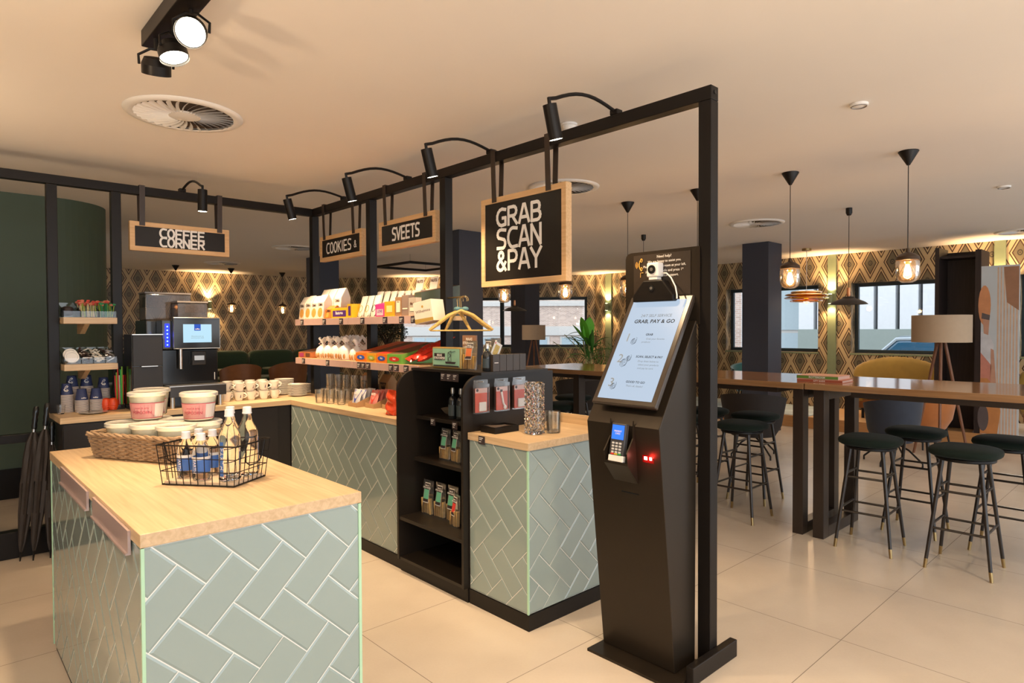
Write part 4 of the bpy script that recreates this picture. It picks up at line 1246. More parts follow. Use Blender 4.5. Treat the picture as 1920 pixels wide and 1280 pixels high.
MB().cyl((1.372, 4.985, 1.315), (1.372, 5.03, 1.325), .0125, n=12).build('nozzle_arm', M_STEEL, cm)
MB().box(1.45, 4.985, 1.20, 1.545, 5.019, 1.30).build('coffee_spout', M_PANEL, cm, bevel=.004)
MB().box(1.465, 4.982, 1.235, 1.532, 4.9845, 1.268).build('badge', M_STEEL, cm)
pnl = MB().box(1.318, 4.962, 1.318, 1.640, 4.999, 1.548).build('screen_panel', M_BLACKG, cm, bevel=.006)
MB().tube([(1.322, 4.960, 1.322), (1.636, 4.960, 1.322), (1.636, 4.960, 1.544), (1.322, 4.960, 1.544)], .0035, 6, closed=True).build('steel_bezel', M_STEEL, cm)
ds = MB().box(1.385, 4.9605, 1.365, 1.578, 4.9618, 1.497).build('display', emit('machine_display', (.50, .78, .95), .72, (.02, .03, .04)), cm)
lg = MB().box(1.459, 4.959, 1.451, 1.503, 4.9603, 1.497).build('blue_logo', emit('logo_blue', (.01, .06, .35), .9, (.01, .02, .1)), ds)
MB().text('coffee', (1.481, 4.9585, 1.463), (1, 0, 0), (0, 0, 1), .013, bold=.02).build('logo_text', M_LETTER, ds)
for k, s in enumerate(('Please place your cup', 'and choose your drink')):
    MB().text(s, (1.481, 4.9597, 1.410 - .012 * k), (1, 0, 0), (0, 0, 1), .0095).build('screen_text', M_SGREY, ds)
MB().box(1.276, 4.9985, 1.335, 1.306, 4.9998, 1.500).build('light_strip', emit('blue_led', (.01, .02, .9), 2.2), cm)
for k in range(6): MB().cyl((1.291, 4.9983, 1.35 + .026 * k), (1.291, 4.997, 1.35 + .026 * k), .005, n=10).build('led_dot', emit('blue_led_dot', (.12, .25, 1.0), 5), cm)
light('POINT', (1.285, 4.96, 1.42), .12, (.05, .08, 1), size=.03)
MB().box(1.612, 5.018, 1.085, 1.617, 5.0195, 1.14).build('side_print', M_INK, cm)
M_HOP = thin('smoky_hopper', (.45, .40, .37), .03, .1, .2, (.16, .13, .11)); M_BEAN = paint('coffee_beans', (.13, .045, .02), .5, var=.7, scale=70, bump=1.0)
for x0, x1, y0, y1, z1, nm in ((1.205, 1.515, 5.22, 5.40, 1.735, 'rear'), (1.378, 1.585, 5.06, 5.21, 1.668, 'front')):
    h = MB().box(x0, y0, 1.5285, x1, y1, z1 - .012).build('bean_hopper', M_HOP, cm, bevel=.006)
    MB().box(x0 - .003, y0 - .003, z1 - .0115, x1 + .003, y1 + .003, z1).build('hopper_lid', paint('hopper_lid', (.16, .14, .13), .35), h)
    if nm == 'rear': MB().box(x0 + .02, y0 + .005, 1.625, x0 + .13, y1 - .02, 1.70).build('coffee_beans', M_BEAN, h)
    else: MB().box(x0 + .05, y0 + .004, 1.585, x1 - .02, y1 - .02, 1.640).build('coffee_beans', paint('coffee_beans_lit', (.22, .12, .07), .5, var=.6, scale=70, bump=1.0), h)  # front beans use a lighter copy, the lit look is in the colour

# white cups with handle and little blue label
M_LBLUE = paint('cup_blue_label', (.03, .03, .12), .4)
def cup_c():
    t = thing('coffee_cup', 'x', 'cup', (0, 0, 0))
    MB().lathe([(0, .001), (.022, .001), (.025, .004), (.030, .022), (.0385, .068), (.0365, .068), (.028, .022), (.02, .008), (0, .006)], 22).build('cup_bowl', M_CERAMIC, t, world=False)
    MB().tube([(.034 + .000, 0, .058)] + [(.040 + .018 * math.sin(PI * i / 7), 0, .056 - .034 * i / 7) for i in range(1, 7)] + [(.031, 0, .021)], .0042, 7).build('handle', M_CERAMIC, t, world=False)
    wrap(.0303, .0345, .024, .048, -1.05 - .16, -1.05 + .16, 4).build('blue_label', M_LBLUE, t, world=False)
    return t
c0 = cup_c(); first = True
random.seed(5)
spots = []
rowsC = ((5.045, 1.705, 5, 'front'), (5.135, 1.735, 5, 'second'), (5.225, 1.76, 4, 'third'), (5.315, 1.80, 4, 'rear'))
ordn = ('leftmost', 'second', 'third', 'fourth', 'fifth')
for ri, (y, x, n, rn) in enumerate(rowsC):
    for i in range(n):
        if ri == 0 and i == 0: lv = 1
        else: lv = 2
        if x + .094 * i > 2.16: continue
        for L in range(lv):
            spots.append((x + .094 * i + random.uniform(-.006, .006), y + random.uniform(-.008, .008), WZ + .064 * L + (0.004 if L else 0), random.uniform(-.5, .5) + (PI if random.random() < .12 else 0),
                          'white coffee cup, %s of the %s row%s' % (ordn[i], rn, ', stacked on top of another' if L else ', standing on the worktop')))
for x, y, z, r, lab in spots:
    if first: c0.location = (x, y, z); c0.rotation_euler = (0, 0, r); c0['label'] = lab; c0['group'] = 'white coffee cups by the machine'; first = False
    else: dup(c0, (x, y, z), r, lab, 'white coffee cups by the machine')
# saucer stacks
def saucers(x, y, n, R, where):
    for k in range(n):
        s_ = R / .078
        o = MB().lathe([(0, .001), (.045 * s_, .001), (.05 * s_, .004), (R, .0125), (R - .001, .0145), (.05 * s_, .007), (0, .005)], 28, (x, y, WZ + .0108 * k)).build('saucer', M_CERAMIC)
        shift(o, (x, y, WZ + .0108 * k)); tag(o, 'white saucer in the %s saucer stack' % where, 'saucer', 'saucers of the %s stack' % where)
saucers(2.285, 5.075, 9, .078, 'front tall'); saucers(2.26, 5.28, 12, .080, 'rear tall'); saucers(2.425, 5.29, 7, .072, 'right low')
# tumblers
def tumbler(x, y, lab, z=WZ):
    o = MB().lathe([(0, .001), (.027, .001), (.030, .004), (.036, .100), (.0345, .101), (.0285, .012), (0, .010)], 20, (x, y, z)).build('tumbler', M_TUMB)
    shift(o, (x, y, z)); tag(o, lab, 'glass', 'clear tumblers on the worktop')
rows_t = (('front', (2.185, 4.47), (2.215, 4.36), (2.245, 4.25)), ('second', (2.265, 4.53), (2.295, 4.42), (2.325, 4.31)), ('rear', (2.40, 4.72), (2.42, 4.62), (2.44, 4.53), (2.46, 4.44), (2.50, 4.36)))
for nm, *ps in rows_t:
    for i, (x, y) in enumerate(ps):
        tumbler(x, y, 'clear tumbler, %s of the %s row left of the snack trays' % (ordn[i], nm))
        if nm == 'rear': tumbler(x, y, 'clear tumbler stacked on the %s glass of the rear row' % ordn[i], WZ + .0915)
# snack pouches in kraft trays
def pouch(m, o, w, h, th, lean):
    o = Vector(o)
    for side in (-1, 1):
        pass
    fn = lambda u, v: (o.x + th * (math.sin(PI * u) * math.sin(PI * min(1, v * 1.02)) ** .6) * -1 + lean * v, o.y + w * (.5 - u), o.z + h * v)
    fb = lambda u, v: (o.x + th * (math.sin(PI * u) * math.sin(PI * min(1, v * 1.02)) ** .6) + lean * v + .001, o.y + w * (u - .5), o.z + h * v)
    m.grid(fn, 8, 8); m.grid(fb, 8, 8)
    return fn
def pouch_tray(x, y, nm, base, tri, nback):
    t = thing('snack_tray', 'kraft card tray of %s snack pouches' % nm, 'tray', (x, y, WZ))
    w, d = .115, .17
    MB().box(x, y - w / 2, WZ, x + d, y + w / 2, WZ + .004).box(x, y - w / 2, WZ + .004, x + .003, y + w / 2, WZ + .03).build('tray_floor', M_KRAFT, t)
    for a in (y - w / 2, y + w / 2 - .003): MB().prism([(x + .003, WZ + .004), (x + d, WZ + .004), (x + d, WZ + .09), (x + .003, WZ + .03)], 'y', a, a + .003).build('tray_side', M_KRAFT, t)
    for k in range(nback + 1):
        px = x + .022 + .034 * k
        m = MB(); fn = pouch(m, (px, y, WZ + .006), w - .012, .115, .012, .035)
        p = m.build('snack_pouch', base); shift(p, (px, y, WZ + .006))
        tag(p, '%s pouch, %s in its kraft tray' % (nm, ('frontmost', 'second', 'third', 'fourth')[k]), 'snack', 'snack pouches in kraft trays')
        if k <= 1:
            tm_ = MB()
            for i in range(6):
                v0, v1 = .16 + .80 * i / 6, .16 + .80 * (i + 1) / 6; h0, h1 = .46 * (i) / 6, .46 * (i + 1) / 6
                q = [Vector(fn(.5 - h0, v0)), Vector(fn(.5 + h0, v0)), Vector(fn(.5 + h1, v1)), Vector(fn(.5 - h1, v1))]
                q = [(a.x - .0012 - px, a.y - y, a.z - WZ - .006) for a in q]
                tm_.add(q, [(3, 2, 1, 0)])
            l_ = tm_.build('triangle_print', tri, p, world=False)
            MB().text('NUTS', (-.0115 + .022, 0, .088), (0, -1, 0), (.30, 0, 1), .022, bold=.03).build('print_text', M_LETTER, l_, world=False)
pouch_tray(2.235, 4.075, 'blue and white', paint('white_pouch', (.58, .58, .62), .35), paint('royal_blue_print', (.05, .08, .45), .4), 3)
pouch_tray(2.285, 3.925, 'coral red', paint('pink_pouch', (.60, .22, .20), .35), paint('red_print', (.70, .06, .04), .4), 3)
pouch_tray(2.33, 3.775, 'purple', paint('rose_pouch', (.50, .13, .22), .35), paint('purple_print', (.28, .02, .25), .4), 3)
random.seed(21)
bm = MB()
bm.grid(lambda u, v: (2.20 + (.030 + .012 * math.sin(v * 14 + u * 9)) * math.cos(2 * PI * u) * (1 - .45 * v) , 3.50 + (.055 + .006 * math.sin(v * 17 + u * 23)) * math.sin(2 * PI * u) * (1 - .15 * v), WZ + .002 + .155 * v), 28, 14)
o = bm.build('snack_bag', paint('red_crisp_bag', (.70, .07, .02), .22, var=.5, scale=26)); shift(o, (2.2, 3.5, WZ)); tag(o, 'shiny crinkled red snack bag against the black display unit', 'bag')
def house_bag(y, lab):
    x = 2.56
    t = thing('paper_bag', lab, 'bag', (x, y, WZ), 0, 'kraft house-shaped bags under the shelf')
    w = .125
    MB().prism([(x, WZ), (x + .085, WZ), (x + .085, WZ + .15), (x + .047, WZ + .205), (x + .038, WZ + .205), (x, WZ + .15)], 'y', y - w / 2, y + w / 2).build('bag_body', M_KRAFT, t, bevel=.002)
    k = .038 / .055
    tri = [(y + .045, WZ + .146), (y - .045, WZ + .146), (y, WZ + .045)]
    MB().add([(x - .0008, *p) for p in tri], [(0, 1, 2)]).build('triangle_label', paint('black_print', (.02, .014, .012), .5), t)
    MB().text('NUTS', (x - .0014, y, WZ + .125), (0, -1, 0), (0, 0, 1), .026, bold=.02).build('label_text', M_KRAFT, t)
house_bag(4.47, 'kraft house-shaped bag with black triangle, left of three under the shelf'); house_bag(4.19, 'kraft house-shaped bag with black triangle, middle of three under the shelf'); house_bag(3.95, 'kraft house-shaped bag with black triangle, partly behind the display unit')

# umbrellas leaning on the frame post
M_UMB = paint('black_umbrella_cloth', (.028, .021, .018), .6, var=.3, scale=30)
def umbrella(f, h, lab, folds):
    t = thing('umbrella', lab, 'umbrella', (f[0], f[1], 0), 0, 'black umbrellas leaning on the frame')
    a, b = Vector((f[0], f[1], .0)), Vector(h); d = (b - a); L = d.length; d.normalize()
    ux = d.orthogonal().normalized(); uy = d.cross(ux)
    m = MB(); n = 24
    prof = ((.06, .008), (.12, .018), (.30, .030), (.50, .038), (.66, .036), (.76, .030), (.80, .020), (.83, .012))
    rings = []
    for q, r in prof:
        rings.append([a + d * (L * q) + (ux * math.cos(2 * PI * i / n) + uy * math.sin(2 * PI * i / n)) * (r * (1 + .22 * math.sin(i * PI * 2 * folds / n + q * 5))) for i in range(n)])
    vs = [v for rg_ in rings for v in rg_]
    m.add(vs, [(j * n + i, j * n + (i + 1) % n, (j + 1) * n + (i + 1) % n, (j + 1) * n + i) for j in range(len(prof) - 1) for i in range(n)], True)
    m.build('folded_canopy', M_UMB, t)
    MB().cyl(a, a + d * L * .07, .004, .007, n=8).build('tip', M_BLACK, t)
    MB().cyl(a + d * L * .825, a + d * L * .85, .010, n=10).build('steel_collar', M_STEEL, t)
    MB().tube([a + d * L * q for q in (.85, .87, .89, .91, .93, .95, .98, 1.0)], [.0135, .0165, .0145, .017, .0145, .0175, .017, .012], 10).build('handle', M_BLACKG, t)
umbrella((.440, 5.045), (.545, 5.112, .965), 'black folded umbrella with ribbed grip, left of the three', 8)
umbrella((.503, 5.005), (.600, 5.085, .985), 'black folded umbrella leaning in the middle of the three', 8)
umbrella((.590, 4.985), (.622, 5.080, .86), 'black folded umbrella nearest the coffee counter', 7)
# ------------------------------------------------------------------ wall-side display shelves on the frame
random.seed(31)
UZ, LZ = 1.541, 1.225
def rail_cards(t, y_list, z, x=2.2935):
    for y in y_list:
        m = MB().box(x - .0035, y - .028, z - .046, x - .002, y + .028, z - .004); c = m.build('price_card', M_PRICE, t)
        m = MB()
        for k, (w, q) in enumerate(((.034, .012), (.026, .020), (.020, .030))): m.box(x - .0042, y + .022 - w, z - .003 - q - .004, x - .0036, y + .022, z - .003 - q)
        m.build('card_print', M_INK, c)
def goods_shelf(label, y0, y1, z, cards):
    t = thing('goods_shelf', label, 'shelf', (2.45, (y0 + y1) / 2, z), 0, 'oak goods shelves on the frame')
    nb = 4.193 if y1 < 4.24 else 4.258
    pl_ = [(2.30, y0), (2.30, y1), (2.457, y1), (2.457, nb), (2.523, nb), (2.523, y1), (2.68, y1), (2.68, y0)] if y1 < 4.24 else [(2.30, y1), (2.30, y0), (2.457, y0), (2.457, nb), (2.523, nb), (2.523, y0), (2.68, y0), (2.68, y1)]
    MB().prism(pl_, 'z', z - .03, z).build('board', M_OAK, t, bevel=.0015)
    MB().box(2.292, y0 + .002, z - .050, 2.2995, y1 - .002, z - .001).build('price_rail', M_RAIL, t)
    rail_cards(t, cards, z)
    return t
goods_shelf('upper goods shelf left half, under the COOKIES sign, with cookie bags', 4.23, 5.125, UZ, (4.99, 4.60, 4.33))
goods_shelf('upper goods shelf right half, under the SVEETS sign, with chocolate boxes', 3.335, 4.226, UZ, (4.02, 3.72, 3.52, 3.385))
goods_shelf('lower goods shelf left half, with tied gift bags', 4.175, 5.125, LZ, (4.97, 4.55))
goods_shelf('lower goods shelf right half, with orange and green candy boxes', 3.335, 4.165, LZ, (4.07, 4.01, 3.945, 3.65, 3.585, 3.47))

M_WBAG = paint('white_cookie_bag', (.70, .64, .58), .5, var=.05); M_COOK = paint('cookie_print', (.62, .32, .07), .6, var=.45, scale=50)
M_DKTXT = paint('dark_brown_print', (.10, .05, .04), .5)
def cookie_bag(x, y, z, w, d, h, lab, lean=.02, col=None, pic=None, grp='white cookie bags'):
    t = thing('cookie_bag', lab, 'bag', (x, y, z), 0, grp)
    a, b = y - w / 2, y + w / 2
    prof = [(x, z), (x + d, z), (x + d + lean * .6, z + h * .68), (x + d * .55 + lean, z + h), (x + d * .40 + lean, z + h), (x + lean * .6, z + h * .68)]
    MB().prism(prof, 'y', a, b).build('bag_body', col or M_WBAG, t, bevel=.004)
    f = lambda zz: x + lean * .6 * zz / (h * .68) - .0012
    cz = h * .26; R = min(w * .40, h * .2)
    m = MB(); n = 14
    m.add([(f(cz + R * math.sin(2 * PI * i / n)), y - R * math.cos(2 * PI * i / n), z + cz + R * math.sin(2 * PI * i / n)) for i in range(n)], [list(range(n))]); m.build('cookie_picture', pic or M_COOK, t)
    MB().text('OMA', (f(h * .55) - .0004, y, z + h * .58), (0, -1, 0), (0, 0, 1), w * .30, bold=.03).build('bag_print', M_DKTXT, t)
    return t
for i, y in enumerate((5.055, 4.945, 4.835, 4.725)):
    cookie_bag(2.315, y, UZ + .0005, .100, .075, .185 + .006 * (i % 2), 'white cookie bag, %s of the front row on the upper shelf' % ('leftmost', 'second', 'third', 'fourth')[i])
for i, y in enumerate((4.93, 4.80, 4.67)):
    cookie_bag(2.43, y, UZ + .0005, .115, .085, .245, 'taller white cookie bag, %s of the row behind on the upper shelf' % ('left', 'middle', 'right')[i])
cookie_bag(2.315, 4.60, UZ + .0005, .115, .085, .10, 'orange cookie bag beside the yellow biscuit box', col=paint('orange_bag', (.62, .17, .03), .5, var=.4, scale=30))

def carton(lab, x0, x1, y0, y1, z0, z1, col, prints=(), nm='product_box', cat='box', grp=None, tilt=0.0, top=None):
    """printed carton facing -x; prints: (kind, yfrac, zfrac, size, material, text)"""
    t = thing(nm, lab, cat, (x0, (y0 + y1) / 2, z0), 0, grp)
    w, h = y1 - y0, z1 - z0
    MB().prism([(x0, z0), (x1, z0), (x1, z1 + tilt), (x0, z1)], 'y', y0, y1).build('carton', col, t, bevel=.0015)
    if top: MB().add([(x0 + .004, y0 + .003, z1 + .0012 + tilt * .004 / (x1 - x0)), (x1 - .004, y0 + .003, z1 + tilt + .0008), (x1 - .004, y1 - .003, z1 + tilt + .0008), (x0 + .004, y1 - .003, z1 + .0012 + tilt * .004 / (x1 - x0))], [(0, 1, 2, 3)]).build('open_top', top, t)
    for k, fy, fz, sz, mt, tx in prints:
        y = y1 - w * fy; z = z0 + h * fz
        if k == 't': MB().text(tx, (x0 - .0018, y, z), (0, -1, 0), (0, 0, 1), h * sz, bold=.03).build('box_print', mt, t)
        elif k == 'r': MB().box(x0 - .0014, y - w * sz[0] / 2, z - h * sz[1] / 2, x0 - .0004, y + w * sz[0] / 2, z + h * sz[1] / 2).build('printed_panel', mt, t)
        elif k == 'o':
            n = 16; MB().add([(x0 - .0015, y - w * sz[0] * math.cos(2 * PI * i / n), z + h * sz[1] * math.sin(2 * PI * i / n)) for i in range(n)], [list(range(n))]).build('printed_oval', mt, t)
    return t
Y_ = paint('yellow_carton', (.72, .45, .02), .4); PUR = paint('purple_print2', (.09, .03, .20), .4); WHT = M_LETTER
ORG = paint('orange_carton', (.78, .20, .015), .4, var=.1); ORG2 = paint('amber_carton', (.75, .34, .02), .4); RED = paint('red_carton', (.60, .04, .02), .4); GRNC = paint('green_carton', (.16, .42, .06), .4)
BRN = paint('chocolate_brown', (.12, .05, .025), .5, var=.3, scale=40); TAUPE = paint('taupe_carton', (.25, .18, .15), .5); DGRN = paint('dark_green_carton', (.06, .075, .055), .45); PINKC = paint('magenta_carton', (.55, .05, .28), .4)
BLU = paint('blue_logo_print', (.03, .10, .50), .4); CREAMC = paint('cream_carton', (.80, .72, .60), .5); GOLD = paint('gold_print', (.50, .33, .08), .4)
z = UZ + .0005
carton('yellow biscuit display box with purple print on the upper shelf', 2.315, 2.62, 4.275, 4.53, z, z + .075, Y_, (('r', .5, .45, (.8, .6), PUR, ''), ('t', .5, .5, .42, WHT, 'Bastogne')), tilt=.055, top=BRN)
carton('tall yellow carton standing at the gap between the upper shelf halves', 2.305, 2.40, 4.195, 4.262, z, z + .10, Y_, (('r', .5, .5, (.5, .7), PUR, ''),))
M_DOY = paint('white_doypack', (.70, .67, .62), .4)
def doypack(x, y, z0, lab, w=.082, h=.155, spot=None, gname='white snack pouches on the upper shelf'):
    px, py, pz = x, y, z0
    m = MB(); fn = pouch(m, (px, py, pz), w, h, .014, .05)
    p = m.build('snack_pouch', M_DOY); shift(p, (px, py, pz)); tag(p, lab, 'snack', gname)
    n = 12; q = []
    for i in range(n):
        u = .5 + .30 * math.cos(2 * PI * i / n); v = .40 + .17 * math.sin(2 * PI * i / n); e = fn(u, v); q.append((e[0] - .0014 - px, e[1] - py, e[2] - pz))
    MB().add(q, [list(range(n))[::-1]]).build('printed_oval', spot or paint('olive_print', (.35, .30, .05), .5), p, world=False)
    e = fn(.5, .10); MB().add([tuple(Vector(fn(u, v)) - Vector((px + .0012, py, pz))) for u, v in ((.08, .03), (.92, .03), (.92, .17), (.08, .17))], [(3, 2, 1, 0)]).build('base_print', M_DKTXT, p, world=False)
for i, y in enumerate((4.135, 4.045, 3.955)): doypack(2.335, y, z, 'white snack pouch with oval print, %s of three at the front of the upper shelf' % ('left', 'middle', 'right')[i], spot=(paint('olive_print', (.35, .30, .05), .5) if i < 2 else paint('black_oval', (.05, .04, .03), .5)))
for i in range(6): doypack(2.43 + .024 * i, 4.08 - .052 * i, z, 'plain white pouch, %s in the leaning rank behind the front pouches' % ('first', 'second', 'third', 'fourth', 'fifth', 'sixth')[i], .085, .19)
carton('magenta chocolate carton on the upper shelf', 2.315, 2.56, 3.765, 3.885, z, z + .085, PINKC, (('r', .5, .35, (.7, .5), paint('pale_pink_print', (.75, .5, .6), .4), ''), ('t', .5, .42, .3, PUR, 'LOVE')), tilt=.05, top=paint('magenta_top', (.40, .04, .20), .5))
carton('orange chocolate carton beside the magenta one', 2.312, 2.56, 3.635, 3.762, z, z + .10, ORG2, (('r', .5, .5, (.55, .45), paint('pale_yellow_print', (.85, .65, .25), .4), ''),), tilt=.02)
carton('brown chocolate carton right of the orange one', 2.314, 2.52, 3.555, 3.632, z, z + .125, paint('mid_brown_carton', (.30, .17, .09), .5), (('r', .5, .5, (.6, .6), CREAMC, ''), ('t', .5, .75, .12, BRN, 'choc')))
carton('taupe chocolate carton on the upper shelf', 2.314, 2.52, 3.475, 3.552, z, z + .135, TAUPE, (('r', .5, .35, (.75, .06), CREAMC, ''),))
carton('dark green patterned carton, long and open, on the upper shelf', 2.36, 2.675, 3.395, 3.472, z, z + .15, DGRN, (('t', .5, .5, .14, CREAMC, 'MELK'),), tilt=.06, top=BRN)
carton('light grey carton with small print near the end of the upper shelf', 2.312, 2.355, 3.385, 3.47, z, z + .115, paint('grey_carton', (.42, .37, .32), .5), (('t', .5, .68, .22, BRN, 'thee'), ('r', .5, .35, (.6, .2), CREAMC, '')))
for y, hz, l in ((3.69, .150, 'left white display pack with header card above the chocolate boxes'), (3.525, .158, 'right white display pack with header card above the chocolate boxes')):
    t = thing('display_pack', l, 'box', (2.53, y, z), 0, 'white display packs')
    MB().box(2.525, y - .05, z, 2.60, y + .05, z + .185).build('carton', M_DOY, t, bevel=.002)
    MB().prism([(2.545, z + .186), (2.549, z + .186), (2.565, z + .27), (2.561, z + .27)], 'y', y - .042, y + .042).build('header_card', M_DOY, t)
    n = 14; MB().add([(2.5238, y - .036 * math.cos(2 * PI * i / n), z + .14 + .026 * math.sin(2 * PI * i / n)) for i in range(n)], [list(range(n))]).build('printed_oval', paint('nut_print', (.55, .25, .06), .6, var=.5, scale=60), t)
    MB().text('NUTS', (2.5535, y, z + .243), (0, -1, 0), (.16, 0, 1), .028, bold=.03).build('header_print', M_DKTXT, t)
# cream gift box at the end, tilted forward over the shelf end
gb = thing('gift_box', 'cream gift box with gold band tipped at the right end of the upper shelf', 'box', (2.33, 3.25, z))
T = TR(2.285, 3.255, z - .046) @ Matrix.Rotation(math.radians(14), 4, 'Z') @ Matrix.Rotation(math.radians(-10), 4, 'X')
MB(T).box(0, -.075, 0, .12, .075, .135).build('carton', CREAMC, gb, bevel=.002)
MB(T).add([(-.0006, .074, .003), (-.0006, -.074, .003), (-.0006, -.074, .022), (-.0006, .074, .030)], [(0, 1, 2, 3)]).build('gold_band', GOLD, gb)
MB(T).text('Wilhelmina', (-.0008, .0, .072), (0, -1, 0), (0, 0, 1), .026, bold=0).build('box_print', M_DKTXT, gb)
MB(T).cyl((-.0004, 0, .100), (-.0009, 0, .100), .008, n=14).build('crest_print', GOLD, gb)

# lower shelf, left half
z = LZ + .0005
carton('brown and orange treat tray at the left end of the lower shelf', 2.312, 2.60, 4.86, 5.11, z, z + .045, paint('rust_carton', (.40, .13, .04), .5, var=.4, scale=25), (('r', .25, .5, (.3, .7), paint('plum_print', (.35, .05, .15), .4), ''), ('r', .7, .5, (.3, .7), BRN, '')), tilt=.05, top=BRN)
M_GIFT = paint('white_gift_foil', (.88, .82, .76), .3, var=.06, scale=40); M_GOLDP = paint('golden_cookie', (.50, .24, .07), .5, var=.5, scale=70)
def gift_bag(x, y, lab, s=1.0, dull=False):
    t = thing('gift_bag', lab, 'gift bag', (x, y, z), 0, 'tied white gift bags on the lower shelf')
    random.seed(int(x * 1000 + y * 977))
    ph = random.random() * 6
    prof = [(0, .000), (.045, .0), (.058, .02), (.060, .05), (.052, .085), (.030, .105), (.011, .118), (.010, .124), (.020, .138), (.034, .160), (.026, .168)]
    m = MB(); n = 22; vs = []
    for r, zz in prof[1:]:
        for i in range(n):
            a = 2 * PI * i / n; k = 1 + (.06 + .16 * max(0, zz - .09) / .07) * math.sin(5 * a + ph) + .03 * math.sin(11 * a + ph * 2)
            vs.append((x + r * s * k * math.cos(a), y + r * s * k * math.sin(a), z + zz * s + (.012 * math.sin(3 * a + ph) if zz > .15 else 0)))
    L = len(prof) - 1
    m.add(vs, [(j * n + i, j * n + (i + 1) % n, (j + 1) * n + (i + 1) % n, (j + 1) * n + i) for j in range(L - 1) for i in range(n)], True)
    m.build('bag_foil', M_GIFT, t)
    m = MB()
    for k in range(4):
        a = math.radians(150 + 25 * k); m.ell((x + .0535 * s * math.cos(a), y + .0535 * s * math.sin(a), z + .030 * s), (.010, .011, .022), 8, 6)
    m.build('cookies', M_GOLDP, t)
    m = MB()
    for a in (0, 2.1, 4.2):
        c, sn_ = math.cos(a + ph), math.sin(a + ph); p = Vector((x, y, z + .121 * s))
        m.tube([p, p + Vector((.02 * c, .02 * sn_, .012)), p + Vector((.036 * c, .036 * sn_, .002)), p + Vector((.02 * c, .02 * sn_, -.008)), p], .003, 5)
    m.build('ribbon', paint('rose_ribbon', (.62, .42, .36), .4), t)
for i, (x, y, s) in enumerate(((2.365, 4.765, .95), (2.365, 4.645, 1.0), (2.365, 4.52, 1.0), (2.365, 4.395, 1.0), (2.50, 4.58, 1.05), (2.50, 4.45, 1.05), (2.50, 4.32, 1.0), (2.385, 4.27, .90))):
    gift_bag(x, y, 'white tied gift bag, %s on the lower shelf' % ('front leftmost', 'front second', 'front third', 'front fourth', 'rear left', 'rear middle', 'rear right', 'rightmost by the shelf joint')[i], s)
# lower shelf, right half: long display boxes
def candy(lab, y0, y1, col, logo, lcol, top):
    return carton(lab, 2.305, 2.66, y0, y1, z, z + .062, col, (('o', .5, .5, (.36, .26), lcol, ''), ('t', .5, .5, .30, WHT, logo)), tilt=.075, top=top, grp='candy display boxes')
candy('orange candy display box, leftmost on the right lower shelf', 3.995, 4.145, ORG, 'Mini', BLU, paint('orange_top', (.55, .10, .02), .5, var=.4, scale=40))
candy('amber candy display box, second on the right lower shelf', 3.865, 3.990, ORG2, 'Fruit', paint('lime_oval', (.35, .45, .05), .4), BRN)
candy('orange candy display box with blue oval, third on the right lower shelf', 3.725, 3.860, ORG, 'Mini', BLU, RED)
candy('green candy display box with red front on the right lower shelf', 3.545, 3.720, GRNC, 'Sour', RED, paint('brown_top', (.13, .075, .03), .6, var=.3, scale=50))
random.seed(8)
for i in range(8):
    row, q = i % 3, i // 3
    y = 3.495 - .062 * row + .012 * q; x = 2.318 + .075 * q; zz = z + .026 + .028 * q + .012 * (row % 2)
    T = TR(x, y, zz) @ Matrix.Rotation(random.uniform(-.22, .22), 4, 'Z') @ Matrix.Rotation(random.uniform(-.25, .25), 4, 'X') @ Matrix.Rotation(-.42, 4, 'Y')
    m = MB(T)
    for sg in (1, -1):
        m.grid(lambda u, v: (.19 * u, .042 * (v - .5) * 2 * sg * (1 + .05 * math.sin(u * 40)), sg * .020 * math.sin(PI * v) ** .7 * (math.sin(PI * min(.999, max(.001, u))) ** .4) + .002 * math.sin(u * 31 + v * 12)), 14, 8)
    o = m.build('candy_bag', paint('red_candy_bag', (.62, .035, .02), .22, var=.45, scale=24)); shift(o, (x, y, zz)); tag(o, 'glossy red candy bag, %s in the heap right of the green box' % ('front left', 'front middle', 'front right', 'middle left', 'middle', 'middle right', 'rear left', 'rear')[i], 'bag', 'red candy bags')

# ------------------------------------------------------------------ on top of the display unit
TZ = 1.2215
M_MINT = paint('mint_tin', (.30, .55, .40), .4); M_GOLDL = paint('gold_frame', (.55, .38, .13), .35, metal=.5)
def mt_sign(m, s, x, y, zz, h): m.text(s, (x, y, zz), (0, -1, 0), (0, 0, 1), h, bold=.04)
tin = thing('cookie_tin', 'mint green tin with harbour crane print standing on the display unit', 'tin', (2.30, 3.005, TZ))
MB().box(2.262, 2.868, TZ, 2.335, 3.145, TZ + .125).build('tin_box', M_GOLDL, tin, bevel=.006)
MB().box(2.2605, 2.878, TZ + .012, 2.2618, 3.135, TZ + .117).build('mint_front', M_MINT, tin)
lb = MB().box(2.2595, 3.015, TZ + .050, 2.2603, 3.120, TZ + .090).build('black_label', M_PRICE, tin)
for s, q in (('MAAS', .078), ('STROOMPJES', .061)):
    m = MB(); mt_sign(m, s, 2.2588, 3.067, TZ + q, .0195 if s == 'MAAS' else .0185); m.build('label_text', M_LETTER, lb)
MB().box(2.2592, 2.885, TZ + .013, 2.2603, 3.128, TZ + .020).build('black_strip', M_PRICE, tin)
m = MB(); mk = 2.2592
